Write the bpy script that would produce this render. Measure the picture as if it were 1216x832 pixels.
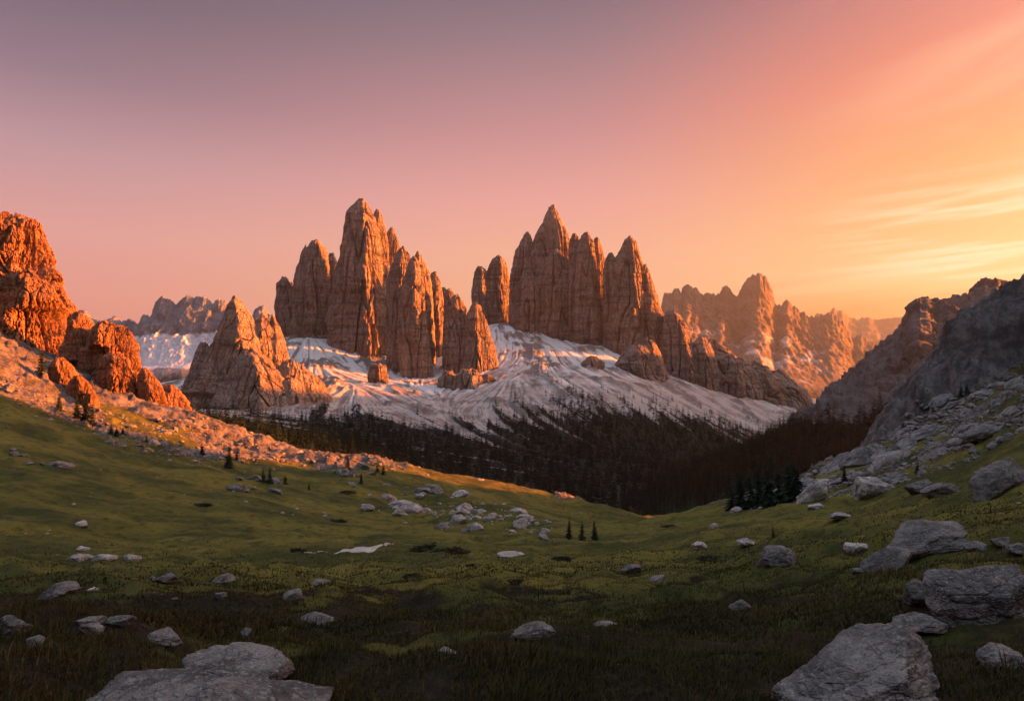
import bpy, math, random
import numpy as np

# ------------------------------------------------------------------ clearing
for o in list(bpy.data.objects):
    bpy.data.objects.remove(o)
SC = bpy.context.scene
COL = SC.collection
R = math.radians

# ------------------------------------------------------------------ camera
FPX = 811.0                                   # focal length in photo pixels (photo 1216 x 832)
HORIZON = 450.0                               # eye level in photo pixels
PITCH = math.atan((HORIZON - 416.0) / FPX)
cam_d = bpy.data.cameras.new("camera")
cam_d.sensor_width = 36.0
cam_d.lens = FPX / 1216.0 * 36.0
cam_d.clip_start = 0.1
cam_d.clip_end = 60000.0
cam = bpy.data.objects.new("camera", cam_d)
COL.objects.link(cam)
cam.rotation_euler = (R(90) + PITCH, 0, 0)
SC.camera = cam

# ------------------------------------------------------------------ sun + sky
SUN_AZ, SUN_EL = R(84.0), R(8.5)              # azimuth from +Y towards +X
SUN = np.array([math.sin(SUN_AZ) * math.cos(SUN_EL), math.cos(SUN_AZ) * math.cos(SUN_EL), math.sin(SUN_EL)])
sl = bpy.data.lights.new("sun", 'SUN')
sl.energy = 5.0
sl.angle = R(0.6)
sl.color = (1.0, 0.235, 0.022)
so = bpy.data.objects.new("sun", sl)
COL.objects.link(so)
from mathutils import Vector
so.rotation_euler = Vector(SUN).to_track_quat('Z', 'Y').to_euler()

SC.view_settings.view_transform = 'Standard'
SC.view_settings.look = 'None'
SC.view_settings.exposure = 2.95
SC.view_settings.gamma = 1.0
SC.view_settings.use_curve_mapping = False
SC.cycles.use_denoising = True
SC.cycles.max_bounces = 4
SC.cycles.diffuse_bounces = 2
SC.cycles.glossy_bounces = 1
SC.cycles.transmission_bounces = 2
SC.cycles.volume_bounces = 0
SC.cycles.use_adaptive_sampling = True
SC.cycles.adaptive_threshold = 0.015


def lin(r, g, b):
    f = lambda c: (c / 255.0 / 12.92) if c / 255.0 <= 0.04045 else ((c / 255.0 + 0.055) / 1.055) ** 2.4
    return (f(r), f(g), f(b), 1.0)


class N:
    """tiny helper to wire shader nodes"""
    def __init__(s, tree):
        s.t = tree
        tree.nodes.clear()

    def __call__(s, typ, _in=None, **kw):
        n = s.t.nodes.new(typ)
        for k, v in kw.items():
            setattr(n, k, v)
        for k, v in (_in or {}).items():
            s.set(n, k, v)
        return n

    def set(s, n, k, v):
        sock = n.inputs[k]
        if isinstance(v, bpy.types.NodeSocket):
            s.t.links.new(v, sock)
        else:
            sock.default_value = v

    def math(s, op, a, b=0.0, clamp=False):
        n = s.t.nodes.new('ShaderNodeMath')
        n.operation = op
        n.use_clamp = clamp
        s.set(n, 0, a)
        s.set(n, 1, b)
        return n.outputs[0]

    def remap(s, v, a, b, c=0.0, d=1.0, smooth=True):
        n = s.t.nodes.new('ShaderNodeMapRange')
        n.interpolation_type = 'SMOOTHSTEP' if smooth else 'LINEAR'
        n.clamp = True if not smooth else n.clamp
        for k, x in zip(('Value', 'From Min', 'From Max', 'To Min', 'To Max'), (v, a, b, c, d)):
            s.set(n, k, x)
        return n.outputs[0]

    def mix(s, f, a, b, blend='MIX'):
        n = s.t.nodes.new('ShaderNodeMix')
        n.data_type = 'RGBA'
        n.blend_type = blend
        n.clamp_factor = True
        s.set(n, 0, f)
        s.set(n, 6, a)
        s.set(n, 7, b)
        return n.outputs[2]

    def ramp(s, v, stops):
        n = s.t.nodes.new('ShaderNodeValToRGB')
        el = n.color_ramp.elements
        while len(el) < len(stops):
            el.new(0.5)
        for e, (p, c) in zip(el, stops):
            e.position = p
            e.color = c
        s.set(n, 0, v)
        return n.outputs[0]

    def noise(s, vec, scale, detail=4.0, rough=0.55, dist=0.0):
        n = s('ShaderNodeTexNoise', {'Vector': vec, 'Scale': scale, 'Detail': detail, 'Roughness': rough, 'Distortion': dist})
        return n.outputs['Fac']

    def mapped(s, vec, scale=(1, 1, 1), rot=(0, 0, 0), loc=(0, 0, 0)):
        n = s('ShaderNodeMapping', {'Vector': vec, 'Scale': scale, 'Rotation': rot, 'Location': loc})
        return n.outputs[0]


W = bpy.data.worlds.new("World")
SC.world = W
W.use_nodes = True
n = N(W.node_tree)
co = n('ShaderNodeTexCoord').outputs['Generated']
sep = n('ShaderNodeSeparateXYZ', {0: co})
zz = sep.outputs[2]
hl = n.math('SQRT', n.math('ADD', n.math('MULTIPLY', sep.outputs[0], sep.outputs[0]), n.math('MULTIPLY', sep.outputs[1], sep.outputs[1])))
hx = n.math('DIVIDE', sep.outputs[0], n.math('MAXIMUM', hl, 0.02))
hy = n.math('DIVIDE', sep.outputs[1], n.math('MAXIMUM', hl, 0.02))
ca = n.math('ADD', n.math('MULTIPLY', hx, math.sin(R(77))), n.math('MULTIPLY', hy, math.cos(R(77))))
# dusk sky away from the sun, by height (z of the direction)
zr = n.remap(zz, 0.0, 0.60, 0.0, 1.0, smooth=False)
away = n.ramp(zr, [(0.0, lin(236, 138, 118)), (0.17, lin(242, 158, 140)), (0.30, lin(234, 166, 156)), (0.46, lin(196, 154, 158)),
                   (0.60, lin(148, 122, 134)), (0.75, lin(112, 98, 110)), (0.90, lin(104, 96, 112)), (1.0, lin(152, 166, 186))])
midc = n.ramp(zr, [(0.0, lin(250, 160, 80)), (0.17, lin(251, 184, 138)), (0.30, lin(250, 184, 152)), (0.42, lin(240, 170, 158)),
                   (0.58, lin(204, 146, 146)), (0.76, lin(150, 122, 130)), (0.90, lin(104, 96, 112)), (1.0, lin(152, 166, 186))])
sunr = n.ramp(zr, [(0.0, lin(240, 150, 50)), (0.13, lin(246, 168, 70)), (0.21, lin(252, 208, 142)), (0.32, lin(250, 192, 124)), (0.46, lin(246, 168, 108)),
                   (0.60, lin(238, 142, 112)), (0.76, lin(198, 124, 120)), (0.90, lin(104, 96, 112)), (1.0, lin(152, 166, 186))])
# wispy high cloud towards the sun
az = n.math('ARCTAN2', sep.outputs[0], sep.outputs[1])
tz = n.math('SUBTRACT', zz, n.math('MULTIPLY', n.math('MULTIPLY', az, zz), 0.55))
cv = n('ShaderNodeCombineXYZ', {0: n.math('MULTIPLY', az, 2.0), 1: n.math('MULTIPLY', tz, 24.0), 2: 0.0}).outputs[0]
c1 = n.noise(n.mapped(cv, (1, 1, 1), (0, 0, 0), (2.3, 1.7, 0.4)), 1.0, 5.0, 0.52, 0.35)
c2 = n.noise(n.mapped(cv, (1.0, 0.3, 1), (0, 0, 0), (7.1, 0.6, 2)), 1.0, 3.0, 0.5)
cl = n.math('MULTIPLY', n.remap(c1, 0.46, 0.70), n.remap(c2, 0.36, 0.60))
cl = n.math('MULTIPLY', cl, n.remap(az, 0.30, 0.66))
cl = n.math('MULTIPLY', cl, n.remap(zz, 0.06, 0.12))
dk = n.noise(n.mapped(cv, (0.7, 1.2, 1), (0, 0, 0), (1.2, 5.5, 3)), 1.0, 4.0, 0.5, 0.3)
dk = n.math('MULTIPLY', n.math('MULTIPLY', n.remap(dk, 0.48, 0.66), n.remap(zz, 0.16, 0.11)), n.remap(az, 0.15, 0.45))
base = n.mix(n.remap(ca, -0.50, 0.30), away, midc)
base = n.mix(n.remap(ca, 0.28, 0.76), base, sunr)
base = n.mix(n.math('MULTIPLY', dk, 0.55), base, lin(226, 128, 60))
base = n.mix(n.math('MULTIPLY', cl, 0.28), base, (1.02, 0.72, 0.42, 1))
bv = n('ShaderNodeCombineXYZ', {0: n.math('MULTIPLY', az, 3.2), 1: n.math('MULTIPLY', n.math('SUBTRACT', zz, n.math('MULTIPLY', az, 0.05)), 62.0), 2: 3.3}).outputs[0]
bb = n.noise(bv, 1.0, 5.0, 0.55, 0.3)
bb = n.math('MULTIPLY', n.remap(bb, 0.46, 0.66), n.math('MULTIPLY', n.remap(az, 0.36, 0.62), n.math('MULTIPLY', n.remap(zz, 0.105, 0.14), n.remap(zz, 0.27, 0.19))))
base = n.mix(n.math('MULTIPLY', bb, 0.8), base, (1.12, 0.92, 0.62, 1))
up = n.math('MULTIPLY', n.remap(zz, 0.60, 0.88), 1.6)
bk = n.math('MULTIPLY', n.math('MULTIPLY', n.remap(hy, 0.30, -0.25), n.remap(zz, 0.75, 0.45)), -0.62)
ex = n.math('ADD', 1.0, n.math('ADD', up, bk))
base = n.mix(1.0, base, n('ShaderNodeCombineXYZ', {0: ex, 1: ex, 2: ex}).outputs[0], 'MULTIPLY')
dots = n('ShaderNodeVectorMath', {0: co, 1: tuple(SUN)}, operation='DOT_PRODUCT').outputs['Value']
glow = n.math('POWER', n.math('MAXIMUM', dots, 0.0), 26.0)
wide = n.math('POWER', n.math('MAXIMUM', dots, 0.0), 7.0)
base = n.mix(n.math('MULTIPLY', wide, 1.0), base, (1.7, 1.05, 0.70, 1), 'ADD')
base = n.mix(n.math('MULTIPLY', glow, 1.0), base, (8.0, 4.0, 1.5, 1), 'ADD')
sky = n('ShaderNodeTexSky', sky_type='NISHITA', sun_disc=False, sun_elevation=SUN_EL, sun_rotation=SUN_AZ, altitude=2000.0, air_density=1.0, dust_density=1.5, ozone_density=3.0)
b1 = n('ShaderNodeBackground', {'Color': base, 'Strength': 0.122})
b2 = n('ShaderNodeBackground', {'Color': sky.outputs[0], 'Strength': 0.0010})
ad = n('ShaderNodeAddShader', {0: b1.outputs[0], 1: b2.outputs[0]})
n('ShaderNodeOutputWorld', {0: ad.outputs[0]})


# ------------------------------------------------------------------ pixel -> place in the valley
def P(px, py, Y):
    u, w = (px - 608.0) / FPX, (416.0 - py) / FPX
    dy = math.cos(PITCH) - w * math.sin(PITCH)
    dz = math.sin(PITCH) + w * math.cos(PITCH)
    return (u * Y / dy, Y, dz * Y / dy)


def proj(x, y, z):
    yc = y * math.cos(PITCH) + z * math.sin(PITCH)
    zc = -y * math.sin(PITCH) + z * math.cos(PITCH)
    yc = np.where(yc < 0.3, np.nan, yc)
    return 608 + FPX * x / yc, 416 - FPX * zc / yc


# ------------------------------------------------------------------ noise
_rs = np.random.RandomState(7)
_PERM = np.concatenate([_rs.permutation(256)] * 3).astype(np.int32)
_G = _rs.normal(size=(256, 3)).astype(np.float32)
_G /= np.linalg.norm(_G, axis=1)[:, None]


def pn(x, y, z, seed=0):
    x, y, z = (np.asarray(a, np.float32) for a in np.broadcast_arrays(x, y, z))
    x = x + seed * 17.31
    y = y + seed * 7.77
    xi, yi, zi = np.floor(x).astype(np.int32), np.floor(y).astype(np.int32), np.floor(z).astype(np.int32)
    xf, yf, zf = x - xi, y - yi, z - zi
    xi &= 255
    yi &= 255
    zi &= 255
    f = lambda t: t * t * t * (t * (t * 6 - 15) + 10)
    u, v, w = f(xf), f(yf), f(zf)
    def g(dx, dy, dz):
        h = _PERM[_PERM[_PERM[(xi + dx) & 255] + ((yi + dy) & 255)] + ((zi + dz) & 255)]
        gr = _G[h]
        return gr[..., 0] * (xf - dx) + gr[..., 1] * (yf - dy) + gr[..., 2] * (zf - dz)
    l = lambda a, b, t: a + t * (b - a)
    return 1.5 * l(l(l(g(0, 0, 0), g(1, 0, 0), u), l(g(0, 1, 0), g(1, 1, 0), u), v),
                   l(l(g(0, 0, 1), g(1, 0, 1), u), l(g(0, 1, 1), g(1, 1, 1), u), v), w)


def fbm(x, y, z, o=4, seed=0, gain=0.5):
    s, a = 0, 1.0
    for i in range(o):
        s = s + a * pn(x * 2.03 ** i, y * 2.03 ** i, z * 2.03 ** i, seed + i * 3)
        a *= gain
    return s


def ridged(x, y, z, o=4, seed=0, gain=0.5):
    s, a, t = 0, 1.0, 0
    for i in range(o):
        s = s + a * (1 - 2 * np.abs(pn(x * 2.03 ** i, y * 2.03 ** i, z * 2.03 ** i, seed + i * 3)))
        t += a
        a *= gain
    return s / t


_HT = np.random.RandomState(99).uniform(-1, 1, (256, 8)).astype(np.float32)


def facets(x, y, z, seed=0):
    """fractured rock: every block of a jittered lattice has its own offset and its own tilted face"""
    x, y, z = (np.asarray(a, np.float32) + seed * o for a, o in ((x, 3.17), (y, 5.71), (z, 1.93)))
    xi, yi, zi = np.floor(x).astype(np.int32), np.floor(y).astype(np.int32), np.floor(z).astype(np.int32)
    best = np.full(x.shape, 9.0, np.float32)
    sec = best.copy()
    out = np.zeros(x.shape, np.float32)
    for dx in (-1, 0, 1):
        for dy in (-1, 0, 1):
            for dz in (-1, 0, 1):
                i, j, k = xi + dx, yi + dy, zi + dz
                h = _HT[_PERM[_PERM[_PERM[i & 255] + (j & 255)] + (k & 255)]]
                ex, ey, ez = x - (i + 0.5 + 0.45 * h[..., 0]), y - (j + 0.5 + 0.45 * h[..., 1]), z - (k + 0.5 + 0.45 * h[..., 2])
                d = ex * ex + ey * ey + ez * ez
                v = 0.55 * h[..., 3] + 0.9 * (h[..., 4] * ex + h[..., 5] * ey + h[..., 6] * ez)
                m = d < best
                sec = np.where(m, best, np.minimum(sec, d))
                out = np.where(m, v, out)
                best = np.where(m, d, best)
    edge = np.sqrt(sec) - np.sqrt(best)
    return out, edge


def sst(x, a, b):
    t = np.clip((x - a) / (b - a), 0, 1)
    return t * t * (3 - 2 * t)


def noise_at(V, s, o=4, seed=0):
    return fbm(V[:, 0] / s, V[:, 1] / s, V[:, 2] / s, o, seed)


# ------------------------------------------------------------------ mesh helpers
def mk(name, V, F, mat, attrs=None, smooth=True, parent=None, label=None, cat=None, group=None, kind=None):
    """F: int array (n,3) or (n,4)"""
    V = np.ascontiguousarray(V, np.float32)
    me = bpy.data.meshes.new(name)
    F = np.ascontiguousarray(F, np.int32)
    k = F.shape[1]
    me.vertices.add(len(V))
    me.vertices.foreach_set("co", V.ravel())
    me.loops.add(F.size)
    me.loops.foreach_set("vertex_index", F.ravel())
    me.polygons.add(len(F))
    me.polygons.foreach_set("loop_start", np.arange(0, F.size, k, dtype=np.int32))
    me.polygons.foreach_set("loop_total", np.full(len(F), k, np.int32))
    me.polygons.foreach_set("use_smooth", np.full(len(F), smooth, bool))
    for an, av in (attrs or {}).items():
        a = me.attributes.new(an, 'FLOAT', 'POINT')
        a.data.foreach_set("value", np.ascontiguousarray(av, np.float32).ravel())
    me.materials.append(mat)
    me.update()
    o = bpy.data.objects.new(name, me)
    COL.objects.link(o)
    if parent is not None:
        o.parent = parent
    tag(o, label, cat, group, kind)
    return o


def tag(o, label=None, cat=None, group=None, kind=None):
    for k, v in (('label', label), ('category', cat), ('group', group), ('kind', kind)):
        if v:
            o[k] = v
    return o


def grid_faces(nr, nc, wrap=False):
    i = np.arange(nr - 1)[:, None]
    j = np.arange(nc if wrap else nc - 1)[None, :]
    a = i * nc + j
    b = i * nc + (j + 1) % nc
    return np.stack([a, b, b + nc, a + nc], -1).reshape(-1, 4)


def grid_normals(X, Y, Z):
    p = np.stack([X, Y, Z], -1)
    du = np.gradient(p, axis=1)
    dv = np.gradient(p, axis=0)
    nn = np.cross(du, dv)
    nn /= np.linalg.norm(nn, axis=-1, keepdims=True) + 1e-9
    return nn


class TPS:
    """thin plate surface z(x, y) through scattered survey points"""
    def __init__(s, pts, sc=100.0, reg=1e-4):
        p = np.array(pts, float)
        s.sc = sc
        s.c = p[:, :2] / sc
        d = np.linalg.norm(s.c[:, None] - s.c[None], axis=-1)
        K = s.k(d) + reg * np.eye(len(p))
        Q = np.c_[np.ones(len(p)), s.c]
        A = np.block([[K, Q], [Q.T, np.zeros((3, 3))]])
        s.w = np.linalg.solve(A, np.r_[p[:, 2], 0, 0, 0])

    @staticmethod
    def k(d):
        return d * d * np.log(d + 1e-9)

    def __call__(s, x, y):
        x = np.asarray(x, float)
        sh = x.shape
        q = np.c_[x.ravel(), np.asarray(y, float).ravel()] / s.sc
        out = np.empty(len(q))
        for i in range(0, len(q), 40000):
            b = q[i:i + 40000]
            d = np.sqrt((b[:, 0:1] - s.c[None, :, 0]) ** 2 + (b[:, 1:2] - s.c[None, :, 1]) ** 2)
            out[i:i + 40000] = s.k(d) @ s.w[:-3] + s.w[-3] + b @ s.w[-2:]
        return out.reshape(sh)


#MATERIALS
# ------------------------------------------------------------------ materials
def new_mat(name):
    m = bpy.data.materials.new(name)
    m.use_nodes = True
    return m, N(m.node_tree)


def finish(n, col, rough=0.9, bump=None, bstr=0.5, bdist=1.0, spec=0.2):
    ins = {'Base Color': col, 'Roughness': rough, 'Specular IOR Level': spec}
    if bump is not None:
        b = n('ShaderNodeBump', {'Height': bump, 'Strength': bstr, 'Distance': bdist})
        ins['Normal'] = b.outputs[0]
    s = n('ShaderNodeBsdfPrincipled', ins)
    n('ShaderNodeOutputMaterial', {0: s.outputs[0]})


def rock_mat(name, size, light, dark, ochre, streak=0.75):
    """cliff rock: SIZE is the size in metres of the larger colour patches"""
    m, n = new_mat(name)
    co = n('ShaderNodeNewGeometry').outputs['Position']
    a = n.noise(co, 1.0 / size, 6, 0.62)
    v = n.noise(n.mapped(co, (1, 1, 0.12)), 4.0 / size, 5, 0.65, 0.6)       # stains running down
    h = n.noise(n.mapped(co, (0.12, 0.12, 1)), 5.0 / size, 4, 0.6, 0.4)     # beds
    f = n.noise(co, 22.0 / size, 5, 0.7)
    vo = n('ShaderNodeTexVoronoi', {'Vector': n.mapped(co, (1, 1, 0.35)), 'Scale': 7.0 / size}, feature='DISTANCE_TO_EDGE').outputs[0]
    crack = n.remap(vo, 0.0, 0.09)
    c = n.mix(n.remap(a, 0.35, 0.65), light, ochre)
    c = n.mix(n.math('MULTIPLY', n.remap(v, 0.50, 0.72), streak), c, dark)
    c = n.mix(n.math('MULTIPLY', n.remap(h, 0.50, 0.66), 0.55), c, dark)
    c = n.mix(n.math('MULTIPLY', n.remap(f, 0.45, 0.75), 0.35), c, light)
    c = n.mix(n.math('MULTIPLY', n.math('SUBTRACT', 1.0, crack), 0.6), c, dark)
    b = n.math('ADD', n.math('MULTIPLY', f, 0.7), n.math('ADD', n.math('MULTIPLY', v, 1.1), n.math('MULTIPLY', h, 0.7)))
    b = n.math('ADD', b, n.math('MULTIPLY', crack, 0.18))
    finish(n, c, 0.92, b, 0.8, size * 0.06)
    return m


LIGHT, DARK, OCHRE = (0.33, 0.255, 0.212, 1), (0.042, 0.033, 0.030, 1), (0.26, 0.175, 0.128, 1)
M_TOWER = rock_mat("dolomite_rock", 40.0, LIGHT, DARK, OCHRE)
M_CRAG = rock_mat("crag_rock", 11.0, (0.32, 0.17, 0.10, 1), (0.05, 0.028, 0.02, 1), (0.25, 0.12, 0.058, 1))
M_FAR = rock_mat("far_rock", 90.0, (0.38, 0.31, 0.27, 1), (0.2, 0.15, 0.13, 1), (0.33, 0.24, 0.18, 1))


def mountain_mat(name, size, rock_l, rock_d, veg_c, snow_c=(0.80, 0.79, 0.80, 1)):
    """slope ground: attributes snow / veg / tone are kept on the mesh points"""
    m, n = new_mat(name)
    co = n('ShaderNodeNewGeometry').outputs['Position']
    at = lambda k: n('ShaderNodeAttribute', attribute_name=k).outputs['Fac']
    sn, vg, tn = at('snow'), at('veg'), at('tone')
    f = n.noise(co, 8.0 / size, 6, 0.68)
    f2 = n.noise(co, 40.0 / size, 4, 0.7)
    g = n.math('SUBTRACT', n.math('ADD', f, f2), 1.0)
    c = n.mix(n.remap(n.math('ADD', tn, n.math('MULTIPLY', g, 0.7)), 0.2, 0.8), rock_d, rock_l)
    v = n.remap(n.math('ADD', vg, n.math('MULTIPLY', g, 0.9)), 0.42, 0.58)
    c = n.mix(v, c, n.mix(n.remap(f2, 0.35, 0.65), veg_c, tuple(x * 0.45 for x in veg_c[:3]) + (1,)))
    s = n.remap(n.math('ADD', sn, n.math('MULTIPLY', g, 0.9)), 0.40, 0.62)
    c = n.mix(s, c, snow_c)
    hh = n.math('ADD', n.math('MULTIPLY', f, 1.0), n.math('MULTIPLY', f2, 0.5))
    finish(n, c, 0.9, n.math('MULTIPLY', hh, n.math('SUBTRACT', 1.0, n.math('MULTIPLY', s, 0.55))), 0.8, size * 0.09)
    return m


M_SLOPE = mountain_mat("scree_and_snow", 40.0, (0.46, 0.40, 0.375, 1), (0.20, 0.165, 0.15, 1), (0.014, 0.017, 0.009, 1), (0.60, 0.57, 0.56, 1))
M_FARSLOPE = mountain_mat("far_slope", 110.0, (0.17, 0.122, 0.10, 1), (0.085, 0.06, 0.05, 1), (0.035, 0.042, 0.03, 1), (0.40, 0.36, 0.35, 1))
M_FARCOOL = mountain_mat("far_cool_slope", 110.0, (0.24, 0.235, 0.26, 1), (0.12, 0.118, 0.135, 1), (0.03, 0.04, 0.038, 1), (0.52, 0.54, 0.60, 1))  # bluer, darker rock and snow: shade put into the colour
M_RIDGE = mountain_mat("dark_ridge", 30.0, (0.135, 0.118, 0.115, 1), (0.042, 0.036, 0.034, 1), (0.013, 0.016, 0.009, 1), (0.36, 0.32, 0.30, 1))


def meadow_mat():
    m, n = new_mat("alpine_meadow")
    co = n('ShaderNodeNewGeometry').outputs['Position']
    at = lambda k: n('ShaderNodeAttribute', attribute_name=k).outputs['Fac']
    rk, hth, rocky = at('rock'), at('heath'), at('tone')
    a = n.noise(n.mapped(co, (0.55, 1, 1)), 0.09, 5, 0.6)
    b = n.noise(co, 0.7, 5, 0.65)
    c = n.noise(co, 9.0, 5, 0.7)
    d = n.noise(n.mapped(co, (0.5, 1, 1)), 0.30, 6, 0.62)
    g = n.mix(n.remap(a, 0.38, 0.64), (0.040, 0.046, 0.011, 1), (0.128, 0.108, 0.021, 1))
    g = n.mix(n.math('MULTIPLY', n.remap(d, 0.48, 0.68), 0.6), g, (0.128, 0.104, 0.022, 1))
    g = n.mix(n.math('MULTIPLY', n.remap(b, 0.48, 0.66), 0.7), g, (0.026, 0.028, 0.010, 1))
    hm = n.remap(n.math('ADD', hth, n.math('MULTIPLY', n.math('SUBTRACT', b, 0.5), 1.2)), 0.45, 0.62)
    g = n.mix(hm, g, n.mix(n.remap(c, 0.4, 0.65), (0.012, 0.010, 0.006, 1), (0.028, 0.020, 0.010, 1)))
    # bare rock and scree
    r1 = n.noise(co, 0.22, 6, 0.68)
    r2 = n.noise(co, 1.6, 6, 0.7)
    r = n.mix(n.remap(n.math('ADD', n.math('MULTIPLY', r1, 0.6), n.math('MULTIPLY', r2, 0.5)), 0.42, 0.68), (0.036, 0.030, 0.027, 1), (0.185, 0.155, 0.14, 1))
    r = n.mix(n.remap(rocky, 0.2, 0.8), n.mix(n.remap(n.math('ADD', n.math('MULTIPLY', r1, 0.75), n.math('MULTIPLY', r2, 0.25)), 0.42, 0.62), (0.060, 0.050, 0.046, 1), (0.150, 0.128, 0.118, 1)), r)
    rm = n.remap(n.math('ADD', rk, n.math('ADD', n.math('MULTIPLY', n.math('SUBTRACT', r2, 0.5), 1.1), n.math('MULTIPLY', n.math('SUBTRACT', d, 0.5), 0.8))), 0.42, 0.58)
    col = n.mix(rm, g, r)
    h = n.math('ADD', n.math('MULTIPLY', b, 0.5), n.math('ADD', n.math('MULTIPLY', c, 0.12), n.math('MULTIPLY', n.math('MULTIPLY', n.math('ADD', n.math('MULTIPLY', r1, 1.2), n.math('MULTIPLY', r2, 0.5)), rm), 0.9)))
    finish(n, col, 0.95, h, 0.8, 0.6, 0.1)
    return m


M_MEADOW = meadow_mat()


def boulder_mat(name, k=1.0, tint=(1, 1, 1)):
    m, n = new_mat(name)
    co = n('ShaderNodeTexCoord').outputs['Object']
    rnd = n('ShaderNodeObjectInfo').outputs['Random']
    co = n('ShaderNodeVectorMath', {0: co, 1: n('ShaderNodeCombineXYZ', {0: n.math('MULTIPLY', rnd, 50.0), 1: n.math('MULTIPLY', rnd, 31.0), 2: 0.0}).outputs[0]}, operation='ADD').outputs[0]
    t = lambda r, g, b: (r * tint[0], g * tint[1], b * tint[2], 1)
    a = n.noise(co, 1.6 * k, 6, 0.65)
    b = n.noise(co, 7.0 * k, 6, 0.72)
    s = n.noise(n.mapped(co, (1, 1, 4), (R(20), R(25), 0)), 3.2 * k, 5, 0.7, 0.8)
    f = n.noise(co, 45.0 * k, 3, 0.7)
    vo = n('ShaderNodeTexVoronoi', {'Vector': n('ShaderNodeVectorMath', {0: co, 1: n('ShaderNodeTexNoise', {'Vector': co, 'Scale': 2.5 * k, 'Detail': 4.0}).outputs['Color']}, operation='ADD').outputs[0],
                                    'Scale': 1.9 * k}, feature='DISTANCE_TO_EDGE').outputs[0]
    crack = n.remap(vo, 0.0, 0.045)
    c = n.mix(n.remap(a, 0.36, 0.64), t(0.13, 0.127, 0.13), t(0.42, 0.40, 0.385))
    c = n.mix(n.math('MULTIPLY', n.remap(s, 0.50, 0.66), 0.7), c, t(0.12, 0.115, 0.115))
    c = n.mix(n.math('MULTIPLY', n.remap(b, 0.54, 0.68), 0.75), c, t(0.52, 0.50, 0.48))
    c = n.mix(n.math('MULTIPLY', n.remap(f, 0.52, 0.64), 0.7), c, t(0.07, 0.066, 0.062))
    g2 = n.noise(co, 18.0 * k, 4, 0.75)
    c = n.mix(n.math('MULTIPLY', n.remap(g2, 0.52, 0.66), 0.6), c, t(0.62, 0.60, 0.57))
    c = n.mix(n.math('MULTIPLY', n.math('MULTIPLY', n.math('SUBTRACT', 1.0, crack), n.remap(a, 0.35, 0.6)), 0.6), c, t(0.05, 0.046, 0.042))
    h = n.math('ADD', n.math('MULTIPLY', b, 0.8), n.math('ADD', n.math('MULTIPLY', s, 0.8), n.math('ADD', n.math('MULTIPLY', f, 0.18), n.math('MULTIPLY', crack, 0.22))))
    finish(n, c, 0.88, h, 0.75, 0.055 / k, 0.2)
    return m


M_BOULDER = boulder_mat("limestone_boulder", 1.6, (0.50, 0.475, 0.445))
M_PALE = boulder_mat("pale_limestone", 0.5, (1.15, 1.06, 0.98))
M_STONE = boulder_mat("limestone_block", 0.35, (0.66, 0.62, 0.59))


def leaf_mat(name, c0, c1):
    m, n = new_mat(name)
    co = n('ShaderNodeNewGeometry').outputs['Position']
    rnd = n('ShaderNodeObjectInfo').outputs['Random']
    f = n.noise(co, 0.9, 3, 0.6)
    c = n.mix(n.remap(n.math('ADD', f, n.math('MULTIPLY', n.math('SUBTRACT', rnd, 0.5), 0.4)), 0.3, 0.7), c0, c1)
    finish(n, c, 0.85, None, spec=0.15)
    return m


M_SPRUCE = leaf_mat("spruce_needles", (0.008, 0.016, 0.010, 1), (0.024, 0.038, 0.018, 1))
def forest_mat():
    m, n = new_mat("forest_needles")
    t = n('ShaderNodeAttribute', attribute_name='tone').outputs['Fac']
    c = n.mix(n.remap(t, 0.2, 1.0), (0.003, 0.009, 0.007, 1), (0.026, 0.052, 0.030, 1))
    finish(n, c, 0.85, None, spec=0.1)
    return m


M_FOREST = forest_mat()
M_SHRUB = leaf_mat("shrub_leaves", (0.014, 0.013, 0.007, 1), (0.034, 0.028, 0.012, 1))
M_BARK = leaf_mat("bark", (0.05, 0.035, 0.025, 1), (0.09, 0.065, 0.05, 1))
M_PATH = leaf_mat("pale_gravel", (0.34, 0.29, 0.26, 1), (0.50, 0.44, 0.40, 1))


def grass_mat():
    m, n = new_mat("grass_blades")
    co = n('ShaderNodeNewGeometry').outputs['Position']
    at = n('ShaderNodeAttribute', attribute_name='tone').outputs['Fac']
    tip = n('ShaderNodeAttribute', attribute_name='tip').outputs['Fac']
    hth = n('ShaderNodeAttribute', attribute_name='heath').outputs['Fac']
    a = n.noise(co, 0.5, 4, 0.6)
    lush = n.mix(n.remap(a, 0.38, 0.62), (0.034, 0.042, 0.010, 1), (0.100, 0.086, 0.018, 1))
    dark = n.mix(n.remap(a, 0.36, 0.64), (0.018, 0.026, 0.007, 1), (0.044, 0.034, 0.011, 1))
    c = n.mix(hth, lush, dark)
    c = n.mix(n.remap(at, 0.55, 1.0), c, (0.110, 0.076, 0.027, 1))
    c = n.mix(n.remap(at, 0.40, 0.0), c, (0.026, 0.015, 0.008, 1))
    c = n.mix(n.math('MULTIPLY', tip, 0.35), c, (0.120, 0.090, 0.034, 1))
    finish(n, c, 0.8, None, spec=0.1)
    return m


M_GRASS = grass_mat()
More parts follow.
